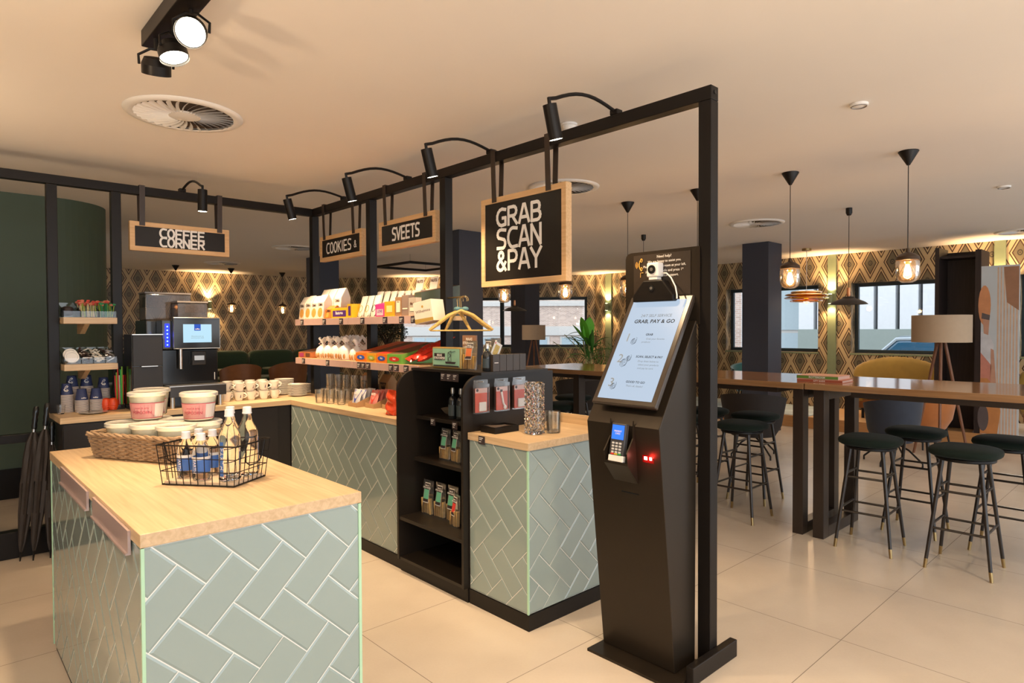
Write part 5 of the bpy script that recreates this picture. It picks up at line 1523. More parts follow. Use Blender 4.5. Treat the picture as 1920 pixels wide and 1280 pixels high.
for a, b in (((2.985, TZ + .035), (2.985, TZ + .095)), ((2.985, TZ + .095), (2.955, TZ + .105)), ((2.955, TZ + .105), (2.955, TZ + .035)), ((2.955, TZ + .035), (2.985, TZ + .06)), ((2.985, TZ + .06), (2.955, TZ + .08)), ((2.955, TZ + .08), (2.985, TZ + .095)), ((2.955, TZ + .098), (2.915, TZ + .105))):
    m.cyl((mk, *a), (mk, *b), .0012, n=5)
m.prism([(3.005, TZ + .030), (2.920, TZ + .030), (2.910, TZ + .042), (3.012, TZ + .042)], 'x', mk - .0005, mk + .0005)
m.build('harbour_crane_print', M_PRICE, tin)
cd = thing('name_card', 'white card with brown header standing behind the mint tin', 'card', (2.38, 2.93, TZ))
MB().box(2.378, 2.868, TZ + .0, 2.384, 2.995, TZ + .128).build('white_card', M_DOY, cd)
MB().box(2.376, 2.868, TZ + .129, 2.386, 2.995, TZ + .195).build('brown_header', paint('card_brown', (.30, .17, .11), .5), cd)
for s, q in (('MAAS', .172), ('STROOMPJES', .149)): m = MB(); mt_sign(m, s, 2.3752, 2.931, TZ + q, .023 if s == 'MAAS' else .0205); m.build('header_text', M_LETTER, cd)

M_STROOP = paint('stroop_sticks', (.58, .33, .08), .6, var=.35, scale=40); M_STROOPD = paint('sugar_sticks', (.55, .36, .14), .6, var=.3, scale=45)
def stroop_bag(x, y, z, w, h, lab, lcol, zrot=0.0, fill=.5, depth=.055, dark=False, grp='clear cookie-stick bags'):
    t = thing('cookie_stick_bag', lab, 'bag', (x, y, z), 0, grp)
    T = TR(x, y, z) @ rotz(zrot) 
    def P(u, v, d): return (d, u, v)
    m = MB(T)
    fr = lambda u, v: P((.5 - u) * w * (1 - .12 * v), h * v, -depth / 2 * math.sin(PI * min(.999, max(.001, u))) ** .5 * (1 - v) ** .7 + .012 * v)
    bk = lambda u, v: P((u - .5) * w * (1 - .12 * v), h * v, depth / 2 * math.sin(PI * min(.999, max(.001, u))) ** .5 * (1 - v) ** .7 + .012 * v + .001)
    m.grid(fr, 12, 12); m.grid(bk, 12, 12); m.build('clear_film', M_BAG, t)
    random.seed(int(abs(y) * 1e4))
    nst = 5
    for i in range(nst):
        u = (i + .5) / nst - .5; sx = .0065
        m = MB(T @ TR(random.uniform(-.006, .006), u * w * .82, h * fill * .5 + .006) @ Matrix.Rotation(random.uniform(-.1, .1), 4, 'X'))
        m.box(-.010, -sx, -h * fill * .5, .010, sx, h * fill * random.uniform(.36, .5)); m.build('cookie_stick', M_STROOP if not dark else M_STROOPD, t, bevel=.002)
    def lab_pt(u, v): q = fr(u, v); return (q[0] - .0022, q[1], q[2])
    def strip(v0, v1, mt, nm, par, off=0, u0=.26, u1=.74):
        m = MB(T); m.grid(lambda u, v: (lab_pt(u0 + (u1 - u0) * u, v0 + (v1 - v0) * v)[0] - off, *lab_pt(u0 + (u1 - u0) * u, v0 + (v1 - v0) * v)[1:]), 5, 4)
        return m.build(nm, mt, par)
    L = strip(.36, .93, M_DOY, 'paper_label', t)
    strip(.385, .905, M_PRICE, 'label_dark_field', L, .0005, .28, .72); strip(.47, .74, lcol, 'label_colour_field', L, .001, .29, .71)
    for s, v in (('MAAS', .845), ('STROOMPJES', .785)):
        q = T @ Vector(lab_pt(.5, v)); d = T.to_3x3()
        MB().text(s, q + d @ Vector((-.0016, 0, 0)), d @ Vector((0, -1, 0)), d @ Vector((.10, 0, 1)), w * .11, bold=.03).build('label_text', M_LETTER, L)
    return t
M_LOR = paint('label_orange', (.62, .17, .06), .5); M_LPG = paint('label_pale_green', (.55, .66, .42), .5); M_LGR = paint('label_green', (.15, .50, .33), .5); M_LRD = paint('label_red', (.62, .05, .04), .5)
stroop_bag(2.285, 2.815, TZ, .115, .165, 'orange-labelled stick cookie bag beside the mint tin', M_LOR, .1)
stroop_bag(2.335, 2.715, TZ, .110, .175, 'pale green labelled stick cookie bag on the display unit', M_LPG, .0)
stroop_bag(2.42, 2.76, TZ, .110, .180, 'stick cookie bag behind, near the dark bottle on the unit', M_LPG, .0)
M_DBOT = paint('dark_bottle_glass', (.018, .020, .022), .1, coat=.5)
def dark_bottle(x, y, z, lab, h=.165, grp='dark bottles of the display unit'):
    t = thing('dark_bottle', lab, 'bottle', (x, y, z), 0, grp); k = h / .165
    MB().lathe([(0, .001), (.024, .001), (.026, .004), (.026, .098 * k), (.020, .112 * k), (.010, .120 * k), (.0095, .132 * k), (0, .132 * k)], 20, (x, y, z)).build('bottle_body', M_DBOT, t)
    MB().lathe([(0, .1325 * k), (.0125, .1325 * k), (.0125, .150 * k), (.010, .162 * k), (0, .163 * k)], 14, (x, y, z)).build('metal_cap', M_STEEL, t)
    w = wrap(.0264, .0264, .020, .075 * k, 2.6, 4.4, 10, (0, 0)); w.v = [(a + x, b + y, c + z) for a, b, c in w.v]; w.build('bottle_label', paint('slate_label', (.05, .07, .08), .5), t)
dark_bottle(2.275, 2.652, TZ, 'dark bottle on top of the unit beside the black boxes', .155)
for i in range(5):
    xa = 2.275 + .050 * i
    t = thing('slim_box', 'slim black box, %s from the front at the corner of the unit top' % ordn[i], 'box', (xa, 2.62, TZ), 0, 'slim black boxes on the unit')
    MB().box(xa, 2.602, TZ, xa + .048, 2.640 if i else 2.625, TZ + .092).build('box_body', paint('slim_black_box', (.045, .033, .025), .4), t, bevel=.001)
    if i == 0: MB().box(xa + .010, 2.6012, TZ + .045, xa + .038, 2.6018, TZ + .049).build('box_print', M_INK, t)
pc = thing('playing_card', 'playing card with a court figure tucked behind the slim black boxes', 'card', (2.33, 2.648, TZ + .055))
T = TR(2.335, 2.644, TZ + .115) @ Matrix.Rotation(math.radians(28), 4, 'Y')
MB(T).box(-.029, -.0004, -.044, .029, .0004, .044).build('card_face', M_DOY, pc)
MB(T).box(-.017, -.0009, -.030, .017, -.0005, .030).build('court_panel', paint('court_print', (.55, .38, .10), .5, var=.6, scale=120), pc)
MB(T).ell((-.022, -.0009, .034), (.004, .0003, .005), 8, 5).build('suit_mark', RED, pc)

# price cards along the unit
def cards_on(parent, pts, w=.048, h=.042):
    for x, y, zz in pts:
        c = MB().box(x - .0012, y - w / 2, zz - h, x, y + w / 2, zz).build('price_card', M_PRICE, parent)
        m = MB()
        for ww, q in ((.030, .008), (.022, .016), (.016, .028)): m.box(x - .0018, y + w / 2 - .006 - ww, zz - q - .004, x - .0013, y + w / 2 - .006, zz - q)
        m.build('card_print', M_INK, c)
cards_on(du, [(2.186, 2.93 - .056 * i, 1.204) for i in range(3)], .054, .045)
cards_on(du, [(2.211, 3.07, .928), (2.211, 2.86, .928), (2.211, 2.69, .928)])
# things on the unit shelves
o = MB().lathe([(0, .002), (.03, .002), (.055, .015), (.078, .043), (.075, .043), (.05, .018), (0, .008)], 28, (2.37, 3.075, .9305)).build('bowl', paint('stone_bowl', (.22, .17, .12), .5)); shift(o, (2.37, 3.075, .9305)); tag(o, 'shallow stoneware bowl on the top shelf of the display unit', 'bowl')
for i, (x, y) in enumerate(((2.27, 2.955), (2.275, 2.885), (2.28, 2.815), (2.345, 2.925), (2.35, 2.85))):
    dark_bottle(x, y, .9305, 'dark bottle, %s on the top shelf of the unit' % ('front left', 'front middle', 'front right', 'rear left', 'rear right')[i], .185)
stroop_bag(2.285, 3.055, .6755, .105, .185, 'green-labelled stick bag, left on the middle unit shelf', M_LGR, 0, .42, dark=True)
stroop_bag(2.280, 2.945, .6755, .105, .185, 'green-labelled stick bag, right on the middle unit shelf', M_LGR, -.1, .42, dark=True)
dark_bottle(2.265, 2.835, .6755, 'dark bottle, left on the middle shelf of the unit', .165); dark_bottle(2.262, 2.755, .6755, 'dark bottle, right on the middle shelf of the unit', .155)
for i, (x, y, c, r) in enumerate(((2.235, 3.165, M_LGR, .05), (2.245, 3.055, M_LGR, 0), (2.250, 2.945, M_LGR, 0), (2.205, 2.855, M_LRD, -.2), (2.27, 2.795, M_LRD, 0), (2.205, 2.735, M_LGR, 0))):
    stroop_bag(x, y, .3355, .112 if i < 3 else .095, .205 if i < 3 else .180, ('green-labelled stick bag, leftmost on the low unit shelf', 'green-labelled stick bag, second on the low unit shelf', 'green-labelled stick bag, third on the low unit shelf', 'red-labelled stick bag leaning at the front of the low unit shelf', 'red-labelled stick bag at the back of the low unit shelf', 'green-labelled stick bag against the right panel of the low unit shelf')[i], c, r, .48, dark=True)

# earphone packs hanging on the right side panel
M_PACKR = paint('red_pack_card', (.62, .10, .06), .4, var=.1); M_PACKP = paint('pale_pack_card', (.70, .50, .47), .4)
for i, x in enumerate((2.185, 2.333, 2.468)):
    t = thing('earphone_pack', ('hanging red earphone pack nearest the front of the side panel', 'hanging red pack with white cable, middle of three', 'hanging red pack partly behind the crystal vase')[i], 'pack', (x, 2.61, 1.0), 0, 'hanging accessory packs')
    z0 = 1.005; w = .096; h = .178; y = 2.600
    MB().cyl((x, 2.6265, z0 + h - .012), (x, y - .022, z0 + h - .010), .0025, n=6).build('peg_hook', M_STEEL, t)
    MB().box(x - w / 2, y - .016, z0, x + w / 2, y + .006, z0 + h - .022).build('clear_shell', M_BAG, t)
    MB().box(x - w / 2, y - .001, z0 + h - .0215, x + w / 2, y + .001, z0 + h).build('hang_tab', M_BAG, t)
    cdp = MB().box(x - w / 2 + .006, y - .004, z0 + .005, x + w / 2 - .006, y - .002, z0 + h - .045).build('red_card', M_PACKR, t)
    MB().box(x - w / 2 + .006, y - .0049, z0 + h - .070, x + w / 2 - .006, y - .0042, z0 + h - .045).build('pale_header', M_PACKP, cdp)
    MB().cyl((x - .028, y - .005, z0 + h - .055), (x - .028, y - .0062, z0 + h - .055), .008, n=14).build('round_logo', M_PRICE, cdp)
    if i == 1: 
        MB().tube([(x - .008, y - .010, z0 + .105), (x - .002, y - .010, z0 + .075), (x + .004, y - .010, z0 + .045), (x + .018, y - .010, z0 + .022)], .006, 8).build('white_cable', M_WHITE, t)
        MB().ell((x + .018, y - .010, z0 + .020), (.012, .005, .012), 12, 8).build('cable_coil', M_WHITE, t)
        MB().box(x - .013, y - .013, z0 + .103, x - .003, y - .007, z0 + .118).build('black_plug', M_PRICE, t)
    else: MB().box(x - .012 - .008, y - .0155, z0 + .010, x + .030, y - .0055, z0 + .060).build('white_case', M_WHITE, t, bevel=.006)

# tray, crystal vase, stacked glasses on the counter end
tr = thing('flat_box', 'flat black open box with dark paper on the counter end', 'box', (2.27, 2.57, WZ))
MB().box(2.175, 2.475, WZ, 2.345, 2.590, WZ + .003).build('bottom', M_BLACK, tr)
for a, b, c_, d_, nm in ((2.175, 2.475, 2.180, 2.590, 'side'), (2.340, 2.475, 2.345, 2.590, 'side'), (2.180, 2.475, 2.340, 2.480, 'side'), (2.180, 2.585, 2.340, 2.590, 'side')): MB().box(a, b, WZ + .003, c_, d_, WZ + .034).build(nm, M_BLACK, tr)
MB().grid(lambda u, v: (2.181 + .158 * u, 2.481 + .103 * v, WZ + .030 + .006 * math.sin(3 * u + 2 * v)), 8, 6).build('paper', paint('dark_tissue', (.07, .05, .04), .7), tr)
cards_on(ce_, [(2.110, 2.505, .902)], .050, .042)
random.seed(2)
n = 20; R0 = .0475; VH = .268; rws = 14
vs = []
prof = [(0, .003), (.038, .003)]
def vase_r(k, i):
    return R0 + (.0075 if (i + k) % 2 == 0 else -.001)
m = MB(); rr = []
for k in range(rws + 1):
    zz = .006 + (VH - .012) * k / rws
    rr.append([(vase_r(k, i) * math.cos(2 * PI * i / n) , vase_r(k, i) * math.sin(2 * PI * i / n), zz) for i in range(n)])
inn = [[(.036 * math.cos(2 * PI * i / n), .036 * math.sin(2 * PI * i / n), zz) for i in range(n)] for zz in (VH - .004, .022)]
rings = [[(.042 * math.cos(2 * PI * i / n), .042 * math.sin(2 * PI * i / n), .001) for i in range(n)]] + rr + [[(.044 * math.cos(2 * PI * i / n), .044 * math.sin(2 * PI * i / n), VH) for i in range(n)]] + inn
vs = [v for r_ in rings for v in r_]; L = len(rings); fs = []
for j in range(L - 1):
    for i in range(n):
        a, b, c_, d_ = j * n + i, j * n + (i + 1) % n, (j + 1) * n + (i + 1) % n, (j + 1) * n + i
        if 1 <= j < rws + 1 and (i + j) % 2: fs += [(a, b, d_), (b, c_, d_)]
        elif 1 <= j < rws + 1: fs += [(a, b, c_), (a, c_, d_)]
        else: fs.append((a, b, c_, d_))
fs += [list(range(n))[::-1], list(range((L - 1) * n, L * n))]
o = MB().add(vs, fs).build('crystal_vase', M_GLASS); o.location = (2.335, 2.345, WZ); o.rotation_euler = (0, 0, .3)
tag(o, 'tall cut-crystal vase with diamond facets on the counter end', 'vase')
for i, (x, y) in enumerate(((2.430, 2.300), (2.470, 2.395))):
    for k in range(2 if i == 0 else 1):
        o = MB().lathe([(0, .001), (.034, .001), (.036, .004), (.0375, .098), (.0360, .099), (.0345, .010), (0, .008)], 22, (x, y, WZ + .014 * k)).build('drinking_glass', M_TUMB); shift(o, (x, y, WZ))
        tag(o, ('straight drinking glass right of the crystal vase', 'straight drinking glass behind the crystal vase')[i] if k == 0 else 'drinking glass nested in the one right of the vase', 'glass', 'glasses by the crystal vase')

# golden clothes hangers at the frame post
M_HANG = wood('golden_hanger', (.50, .30, .08), (.72, .50, .18), 1, rough=.3)
def hanger(x, y, zt, ang, s, lab, bow=False):
    t = thing('clothes_hanger', lab, 'hanger', (x, y, zt), ang, 'golden clothes hangers on the post')
    sh_ = [(-.215 * s, 0, -.185), (-.16 * s, 0, -.150), (-.08 * s, 0, -.095), (0, 0, -.065), (.08 * s, 0, -.095), (.16 * s, 0, -.150), (.215 * s, 0, -.185)]
    MB().tube(sh_, [.008, .010, .011, .012, .011, .010, .008], 8).build('shoulder_bar', M_HANG, t, world=False)
    MB().cyl((-.205 * s, 0, -.188), (.205 * s, 0, -.188), .005, n=8).build('trouser_bar', M_HANG, t, world=False)
    MB().tube([(0, 0, -.060), (0, 0, -.030)] + [(.020 - .024 * math.cos(a), 0, .0 + .024 * math.sin(a)) for a in [PI * (-.15 + 1.25 * i / 9) for i in range(10)]], .0026, 6).build('hook', M_BRASS, t, world=False)
    if bow:
        m = MB()
        for sx in (-1, 1): m.ell((sx * .024, 0, -.055), (.022, .012, .013), 10, 7)
        m.ell((0, 0, -.055), (.009, .011, .010), 8, 6); m.build('teal_bow', paint('teal_bow', (.10, .22, .24), .6, var=.3, scale=60), t, world=False)
MB_ = MB().cyl((2.48, 3.269, 1.652), (2.43, 3.03, 1.652), .005, n=8).build('hook_rail', M_BRASS); shift(MB_, (2.48, 3.269, 1.652)); tag(MB_, 'thin brass peg on the frame post carrying the clothes hangers', 'hook')
hanger(2.428, 3.070, 1.633, math.radians(-43), .90, 'golden wooden hanger with teal bow, front of the bunch', True)
hanger(2.445, 3.105, 1.633, math.radians(-38), .88, 'golden wooden hanger second in the bunch behind the bow')
hanger(2.462, 3.150, 1.633, math.radians(-75), .45, 'golden hanger turned sideways at the back of the bunch')
# ------------------------------------------------------------------ ceiling fittings
def swirl_vent(x, y, lab, R=.30, a0=0.0):
    t = thing('ceiling_diffuser', lab, 'air vent', (x, y, ZC), a0, 'round swirl diffusers in the ceiling')
    MB().lathe([(R * .83, -.012), (R * .86, -.016), (R * .97, -.012), (R, -.003), (R, -.001), (R * .83, -.001)], 40).build('outer_ring', M_WHITE, t, world=False)
    MB().lathe([(0, -.0015), (R * .83, -.0015)], 40).build('dark_plenum', paint('vent_dark', (.07, .045, .03), .8), t, world=False)
    m = MB(); n = 32
    for i in range(n):
        a = 2 * PI * i / n; pts = []
        for j in range(5):
            r = R * (.27 + .56 * j / 4); tw = a + .20 * j / 4
            w = .004 + .0075 * (j / 4)
            c, s_ = math.cos(tw), math.sin(tw); tx, ty = -s_, c
            pts.append(((r * c - tx * w, r * s_ - ty * w, -.019), (r * c + tx * w, r * s_ + ty * w, -.004)))
        vs = [p for q in pts for p in q]
        m.add(vs, [(2 * j, 2 * j + 1, 2 * j + 3, 2 * j + 2) for j in range(4)], True)
    m.build('swirl_blades', M_WHITE, t, world=False)
    MB().lathe([(0, -.020), (R * .08, -.019), (R * .27, -.014), (R * .28, -.006), (0, -.006)], 24).build('hub', M_WHITE, t, world=False)
swirl_vent(1.095, 3.84, 'round swirl ceiling vent nearest the camera, by the triple spotlight')
swirl_vent(4.00, 3.66, 'round swirl ceiling vent behind the GRAB SCAN PAY sign')
swirl_vent(7.0, 3.44, 'round swirl ceiling vent left of the tall acorn pendant, near the navy column')
swirl_vent(3.99, 8.95, 'round swirl ceiling vent beside the COOKIES sign')
swirl_vent(3.95, 11.8, 'round swirl ceiling vent above the coffee machine wall')
swirl_vent(10.1, 1.50, 'round swirl ceiling vent at the right edge near the photo panel')
def detector(x, y, lab, r=.05, deep=.045):
    t = thing('smoke_detector', lab, 'smoke detector', (x, y, ZC), 0, 'small white ceiling fittings')
    MB().lathe([(0, -.001), (r, -.001), (r, -.014), (r * .9, -.016), (r * .8, -deep * .6), (r * .45, -deep), (0, -deep)], 20).build('housing', M_WHITE, t, world=False)
    MB().lathe([(r * .86, -.0145), (r * .86, -.019), (r * .8, -.0195), (r * .8, -.0145)], 20).build('sensor_slots', paint('slot_grey', (.25, .22, .2), .6), t, world=False)
detector(2.80, 2.52, 'white smoke detector behind the nearest arm spotlight')
detector(3.70, 1.25, 'flat white ceiling sensor right of the frame end post', .045, .018)
detector(6.77, 1.14, 'flat white ceiling disc at the far right', .05, .014)
# triple spotlight on the ceiling
ts = thing('triple_spotlight', 'black triple ceiling spotlight, two heads lit towards the camera', 'spotlight', (.72, 2.62, ZC))
MB().box(.665, 2.30, 2.585, .752, 2.885, ZC - .001).build('ceiling_box', M_BLACK, ts, bevel=.003)
def head(p, d, lab, lit):
    p, d = Vector(p), Vector(d).normalized(); r = .052
    MB().cyl((p.x, p.y, 2.585), p + Vector((0, 0, .062)), .008, n=8).build('swivel_stem', M_BLACK, ts)
    h = MB(); h.cyl(p - d * .030, p - d * .005, r * .80, r, n=26); h.cyl(p - d * .005, p + d * .030, r, r, n=26, caps=False); h.cyl(p + d * .0285, p + d * .030, r, n=26, caps=False)
    hd = h.build('lamp_head', M_BLACK, ts)
    MB().cyl(p + d * .018, p + d * .020, r * .93, n=26).build('lens', emit('big_spot_lens', (1, .88, .66), 22) if lit else paint('dark_lens', (.12, .1, .08), .2), hd)
    u = d.orthogonal().normalized() if abs(d.z) < .9 else Vector((1, 0, 0)); 
    s_ = Vector((-d.y, d.x, 0)); s_ = s_.normalized() if s_.length > .01 else Vector((1, 0, 0))
    MB().tube([p + s_ * (r + .006), p + s_ * (r + .008) + Vector((0, 0, .035)), p + Vector((0, 0, .064)) + s_ * .02, p + Vector((0, 0, .064)) - s_ * .02, p - s_ * (r + .008) + Vector((0, 0, .035)), p - s_ * (r + .006)], .005, 6).build('yoke', M_BLACK, ts)
    if lit: light('SPOT', p + d * .035, lit, WARM, p + d * 3, .045, 95, .8)
head((.722, 2.44, 2.51), (-.45, -.80, -.62), 'a', 70)
head((.714, 2.64, 2.50), (.15, -.25, -.95), 'b', 90)
head((.690, 2.77, 2.478), (.12, .45, -.92), 'c', 60)

# ------------------------------------------------------------------ acorn pendants over the bar table
M_BULB = emit('warm_bulb', (1, .60, .22), 45); M_PGLASS = thin('pendant_glass', (1, .93, .84), .12, .02, .04, (1, .8, .55))
def acorn(x, y, zb, lab, s=1.0, power=9, grp='acorn glass pendants'):
    t = thing('acorn_pendant', lab, 'pendant lamp', (x, y, ZC), 0, grp)
    L = zb - ZC                     # negative: bottom of the glass below the ceiling
    MB().lathe([(0, -.001), (.062, -.001), (.062, -.006), (.010, -.095), (0, -.095)], 24).build('cone_canopy', M_BLACK, t, world=False)
    top = L + .235 * s
    MB().cyl((0, 0, -.095), (0, 0, top), .0028, n=6).build('cord', M_BLACK, t, world=False)
    MB().lathe([(0, top), (.010, top), (.013, top - .025), (.045 * s, top - .038), (.070 * s, top - .058), (.0735 * s, top - .080), (.070 * s, top - .082), (.04 * s, top - .055), (0, top - .052)], 26).build('bronze_cap', paint('bronze_cap', (.06, .035, .02), .35, metal=.4), t, world=False)
    g0 = top - .083
    pr = [(.066 * s, 0), (.0725 * s, -.012), (.0745 * s, -.05), (.071 * s, -.10), (.058 * s, -.135), (.035 * s, -.149), (0, -.152)]
    MB().lathe([(r, g0 + z * s) for r, z in pr], 28).build('glass_shade', M_PGLASS, t, world=False)
    MB().lathe([(0, g0 - .002), (.012, g0 - .004), (.012, g0 - .025), (0, g0 - .027)], 14).build('lamp_socket', M_BRASS, t, world=False)
    MB().lathe([(0, g0 - .028), (.010, g0 - .030), (.020 * s, g0 - .062), (.022 * s, g0 - .080), (.012, g0 - .102), (0, g0 - .106)], 18).build('light_bulb', M_BULB, t, world=False)
    light('POINT', (x, y, ZC + g0 - .072), power, WARM2, size=.03)
acorn(4.94, 1.355, 1.757, 'acorn glass pendant over the bar table, nearest on the right', 1.0)
acorn(4.94, 2.157, 1.757, 'acorn glass pendant in front of the navy column', 1.0)
acorn(4.94, 2.958, 1.757, 'acorn glass pendant whose canopy shows behind the frame end post', 1.0)
acorn(4.94, 3.700, 1.757, 'acorn glass pendant whose shade peeks out behind the kiosk header', 1.0)
acorn(4.94, 4.50, 1.757, 'acorn glass pendant below the right corner of the GRAB sign', 1.0)
acorn(4.94, 5.45, 1.757, 'acorn glass pendant above the black disc shade, left of the small tripod lamp', 1.0)
# small amber pendants in front of the coffee wall
for x, y, l in ((4.42, 12.72, 'small amber pendant left, in front of the coffee corner wallpaper'), (5.54, 12.98, 'small amber pendant right, in front of the coffee corner wallpaper'), (3.45, 12.76, 'small amber pendant hidden behind the bean hoppers')):
    acorn(x, y, 1.76, l, 1.15, 5, 'small amber pendants by the wallpaper')
def disc_pendant(x, y, zr, R, lab, cup=True):
    t = thing('disc_pendant', lab, 'pendant lamp', (x, y, ZC), 0, 'black disc pendants')
    MB().lathe([(0, -.001), (.030, -.001), (.030, -.05), (.018, -.075), (0, -.076)], 18).build('ceiling_cup', M_BLACK, t, world=False)
    L = zr - ZC
    MB().cyl((0, 0, -.076), (0, 0, L + .16), .0028, n=6).build('cord', M_BLACK, t, world=False)
    MB().lathe([(0, L + .165), (.016, L + .165), (.02, L + .10), (.014, L + .075), (0, L + .075)], 16).build('copper_neck', paint('copper', (.45, .20, .09), .3, metal=.8), t, world=False)
    MB().lathe([(.0, L + .078), (.05, L + .075), (.065, L + .055), (R * .5, L + .05), (R * .85, L + .022), (R, L), (R * .98, L - .002), (R * .83, L + .016), (R * .48, L + .042), (0, L + .05)], 36).build('disc_shade', paint('disc_black', (.03, .024, .02), .3), t, world=False)
disc_pendant(6.82, 2.39, 1.69, .175, 'black disc pendant in front of the street window')
disc_pendant(6.78, 7.24, 1.74, .19, 'black disc pendant under an acorn lamp, left of the small tripod lamp')
disc_pendant(6.78, 4.83, 1.69, .175, 'black disc pendant hidden behind the kiosk header')
ap = thing('amber_disc_pendant', 'amber glass disc pendant beside the navy column', 'pendant lamp', (9.8, 4.03, ZC))
M_AMB = thin('amber_glass', (1, .55, .06), .04, .08, .45, (.95, .45, .03))
MB().lathe([(0, -.001), (.065, -.001), (.065, -.035), (0, -.036)], 20).build('canopy', M_BRASS, ap, world=False)
MB().cyl((0, 0, -.036), (0, 0, -.63), .004, n=6).build('cord', M_WHITE, ap, world=False)
for k, (r, z) in enumerate(((.22, -.66), (.30, -.70), (.31, -.745), (.23, -.79))):
    MB().lathe([(.03, z + .02), (r * .9, z + .018), (r, z + .005), (r, z - .005), (r * .9, z - .016), (.03, z - .018)], 32).build('glass_disc', M_AMB, ap, world=False)
MB().cyl((0, 0, -.63), (0, 0, -.82), .022, n=12).build('brass_core', M_BRASS, ap, world=False)
light('POINT', (9.8, 4.03, ZC - .85), 6, WARM2, size=.04)
rp = thing('square_ring_pendant', 'black square ring lamp hanging near the ceiling behind the shelves', 'pendant lamp', (6.2, 9.0, 2.52))
m = MB(); s_ = .52; c_ = .03
for a, b, q, r in ((-s_, -s_, s_, -s_ + c_), (-s_, s_ - c_, s_, s_), (-s_, -s_ + c_, -s_ + c_, s_ - c_), (s_ - c_, -s_ + c_, s_, s_ - c_)): m.box(a, b, -.02, q, r, .02)
m.build('ring_frame', M_BLACK, rp, world=False)
for a in (-.5, .5):
    for b in (-.5, .5): MB().cyl((a, b, .02), (a, b, .129), .002, n=5).build('wire', M_BLACK, rp, world=False)

# ------------------------------------------------------------------ bar tables and stools
def bar_table(y0, y1, legs, lab):
    t = thing('bar_table', lab, 'table', (4.9, (y0 + y1) / 2, 0), 0, 'long wooden bar tables')
    TZ_ = 1.072
    MB().box(4.455, y0, TZ_ - .042, 5.37, y1, TZ_).build('tabletop', M_WALNUT, t, bevel=.003)
    MB().box(4.60, y0 + .25, TZ_ - .09, 5.22, y1 - .25, TZ_ - .043).build('apron', paint('dark_apron', (.035, .022, .015), .4), t)
    for y in legs:
        m = MB()
        m.box(4.522, y, 0, 4.612, y + .072, TZ_ - .043); m.box(5.09, y, 0, 5.18, y + .072, TZ_ - .043); m.box(4.612, y, 0, 5.09, y + .072, .075); m.box(4.612, y, TZ_ - .115, 5.09, y + .072, TZ_ - .043)
        m.build('sled_leg', paint('leg_dark', (.028, .018, .013), .35), t, bevel=.002)
bar_table(-1.6, 1.843, (1.737, -1.3), 'long walnut bar table on the right, running out of the picture')
bar_table(1.85, 4.76, (1.878, 3.95), 'long walnut bar table behind the kiosk, ending near the display unit')
M_SLEG = paint('black_stool_leg', (.022, .016, .013), .3)
def stool_proto():
    t = thing('bar_stool', 'x', 'stool', (0, 0, 0))
    MB().ell((0, 0, .705), (.185, .185, .038), 30, 12, .72).build('velvet_seat', M_VELVET, t, world=False)
    MB().lathe([(0, .655), (.15, .655), (.155, .66), (.155, .672), (0, .672)], 24).build('seat_base', M_BLACK, t, world=False)
    for sx in (-1, 1):
        for sy in (-1, 1):
            a = Vector((.095 * sx, .095 * sy, .662)); b = Vector((.170 * sx, .165 * sy, .0)); c_ = b + (a - b) * .085
            l_ = MB().cyl(c_, a, .0105, .0125, n=10).build('leg', M_SLEG, t, world=False)
            MB().cyl(b, c_, .0095, .0108, n=10).build('brass_tip', M_BRASS, l_, world=False)
    for z, nm in ((.245, 'lower_ring'), (.47, 'upper_ring')):
        q = 1 - z / .662; ex = .095 + .075 * q; ey = .095 + .070 * q
        m = MB()
        cs_ = [(-ex, -ey), (ex, -ey), (ex, ey), (-ex, ey)]
        for i in range(4):
            (a, b), (c_, d_) = cs_[i], cs_[(i + 1) % 4]; dz = 0.0 if i % 2 else .018
            m.cyl((a, b, z + dz), (c_, d_, z + dz), .0075, n=8)
        m.build(nm, M_SLEG, t, world=False)
    return t
sp0 = stool_proto(); first = True
for x, y, r, lab in ((4.61, .95, 0, 'dark green velvet bar stool in front on the right, nearest the camera'),
                     (4.615, 1.475, .05, 'dark green velvet bar stool just right of the double table leg'),
                     (5.215, 1.37, 0, 'dark green velvet bar stool on the far side, behind the second from the right'),
                     (5.17, .84, 0, 'dark green velvet bar stool cut by the right picture edge'),
                     (4.635, 2.39, .03, 'dark green velvet bar stool just right of the frame end post'),
                     (5.20, 2.56, 0, 'dark green velvet bar stool half hidden by the double table leg'),
                     (4.62, 2.92, 0, 'dark green velvet bar stool mostly hidden behind the frame end post'),
                     (5.20, 3.02, .1, 'dark green velvet bar stool on the far side behind the end post'),
                     (4.62, 4.22, 0, 'dark green velvet bar stool seen just right of the crystal vase'),
                     (5.20, 4.62, 0, 'dark green velvet bar stool behind the crystal vase, far side of the table')):
    if first: sp0.location = (x, y, 0); sp0.rotation_euler = (0, 0, r); sp0['label'] = lab; sp0['group'] = 'velvet bar stools at the bar tables'; first = False
    else: dup(sp0, (x, y, 0), r, lab, 'velvet bar stools at the bar tables')
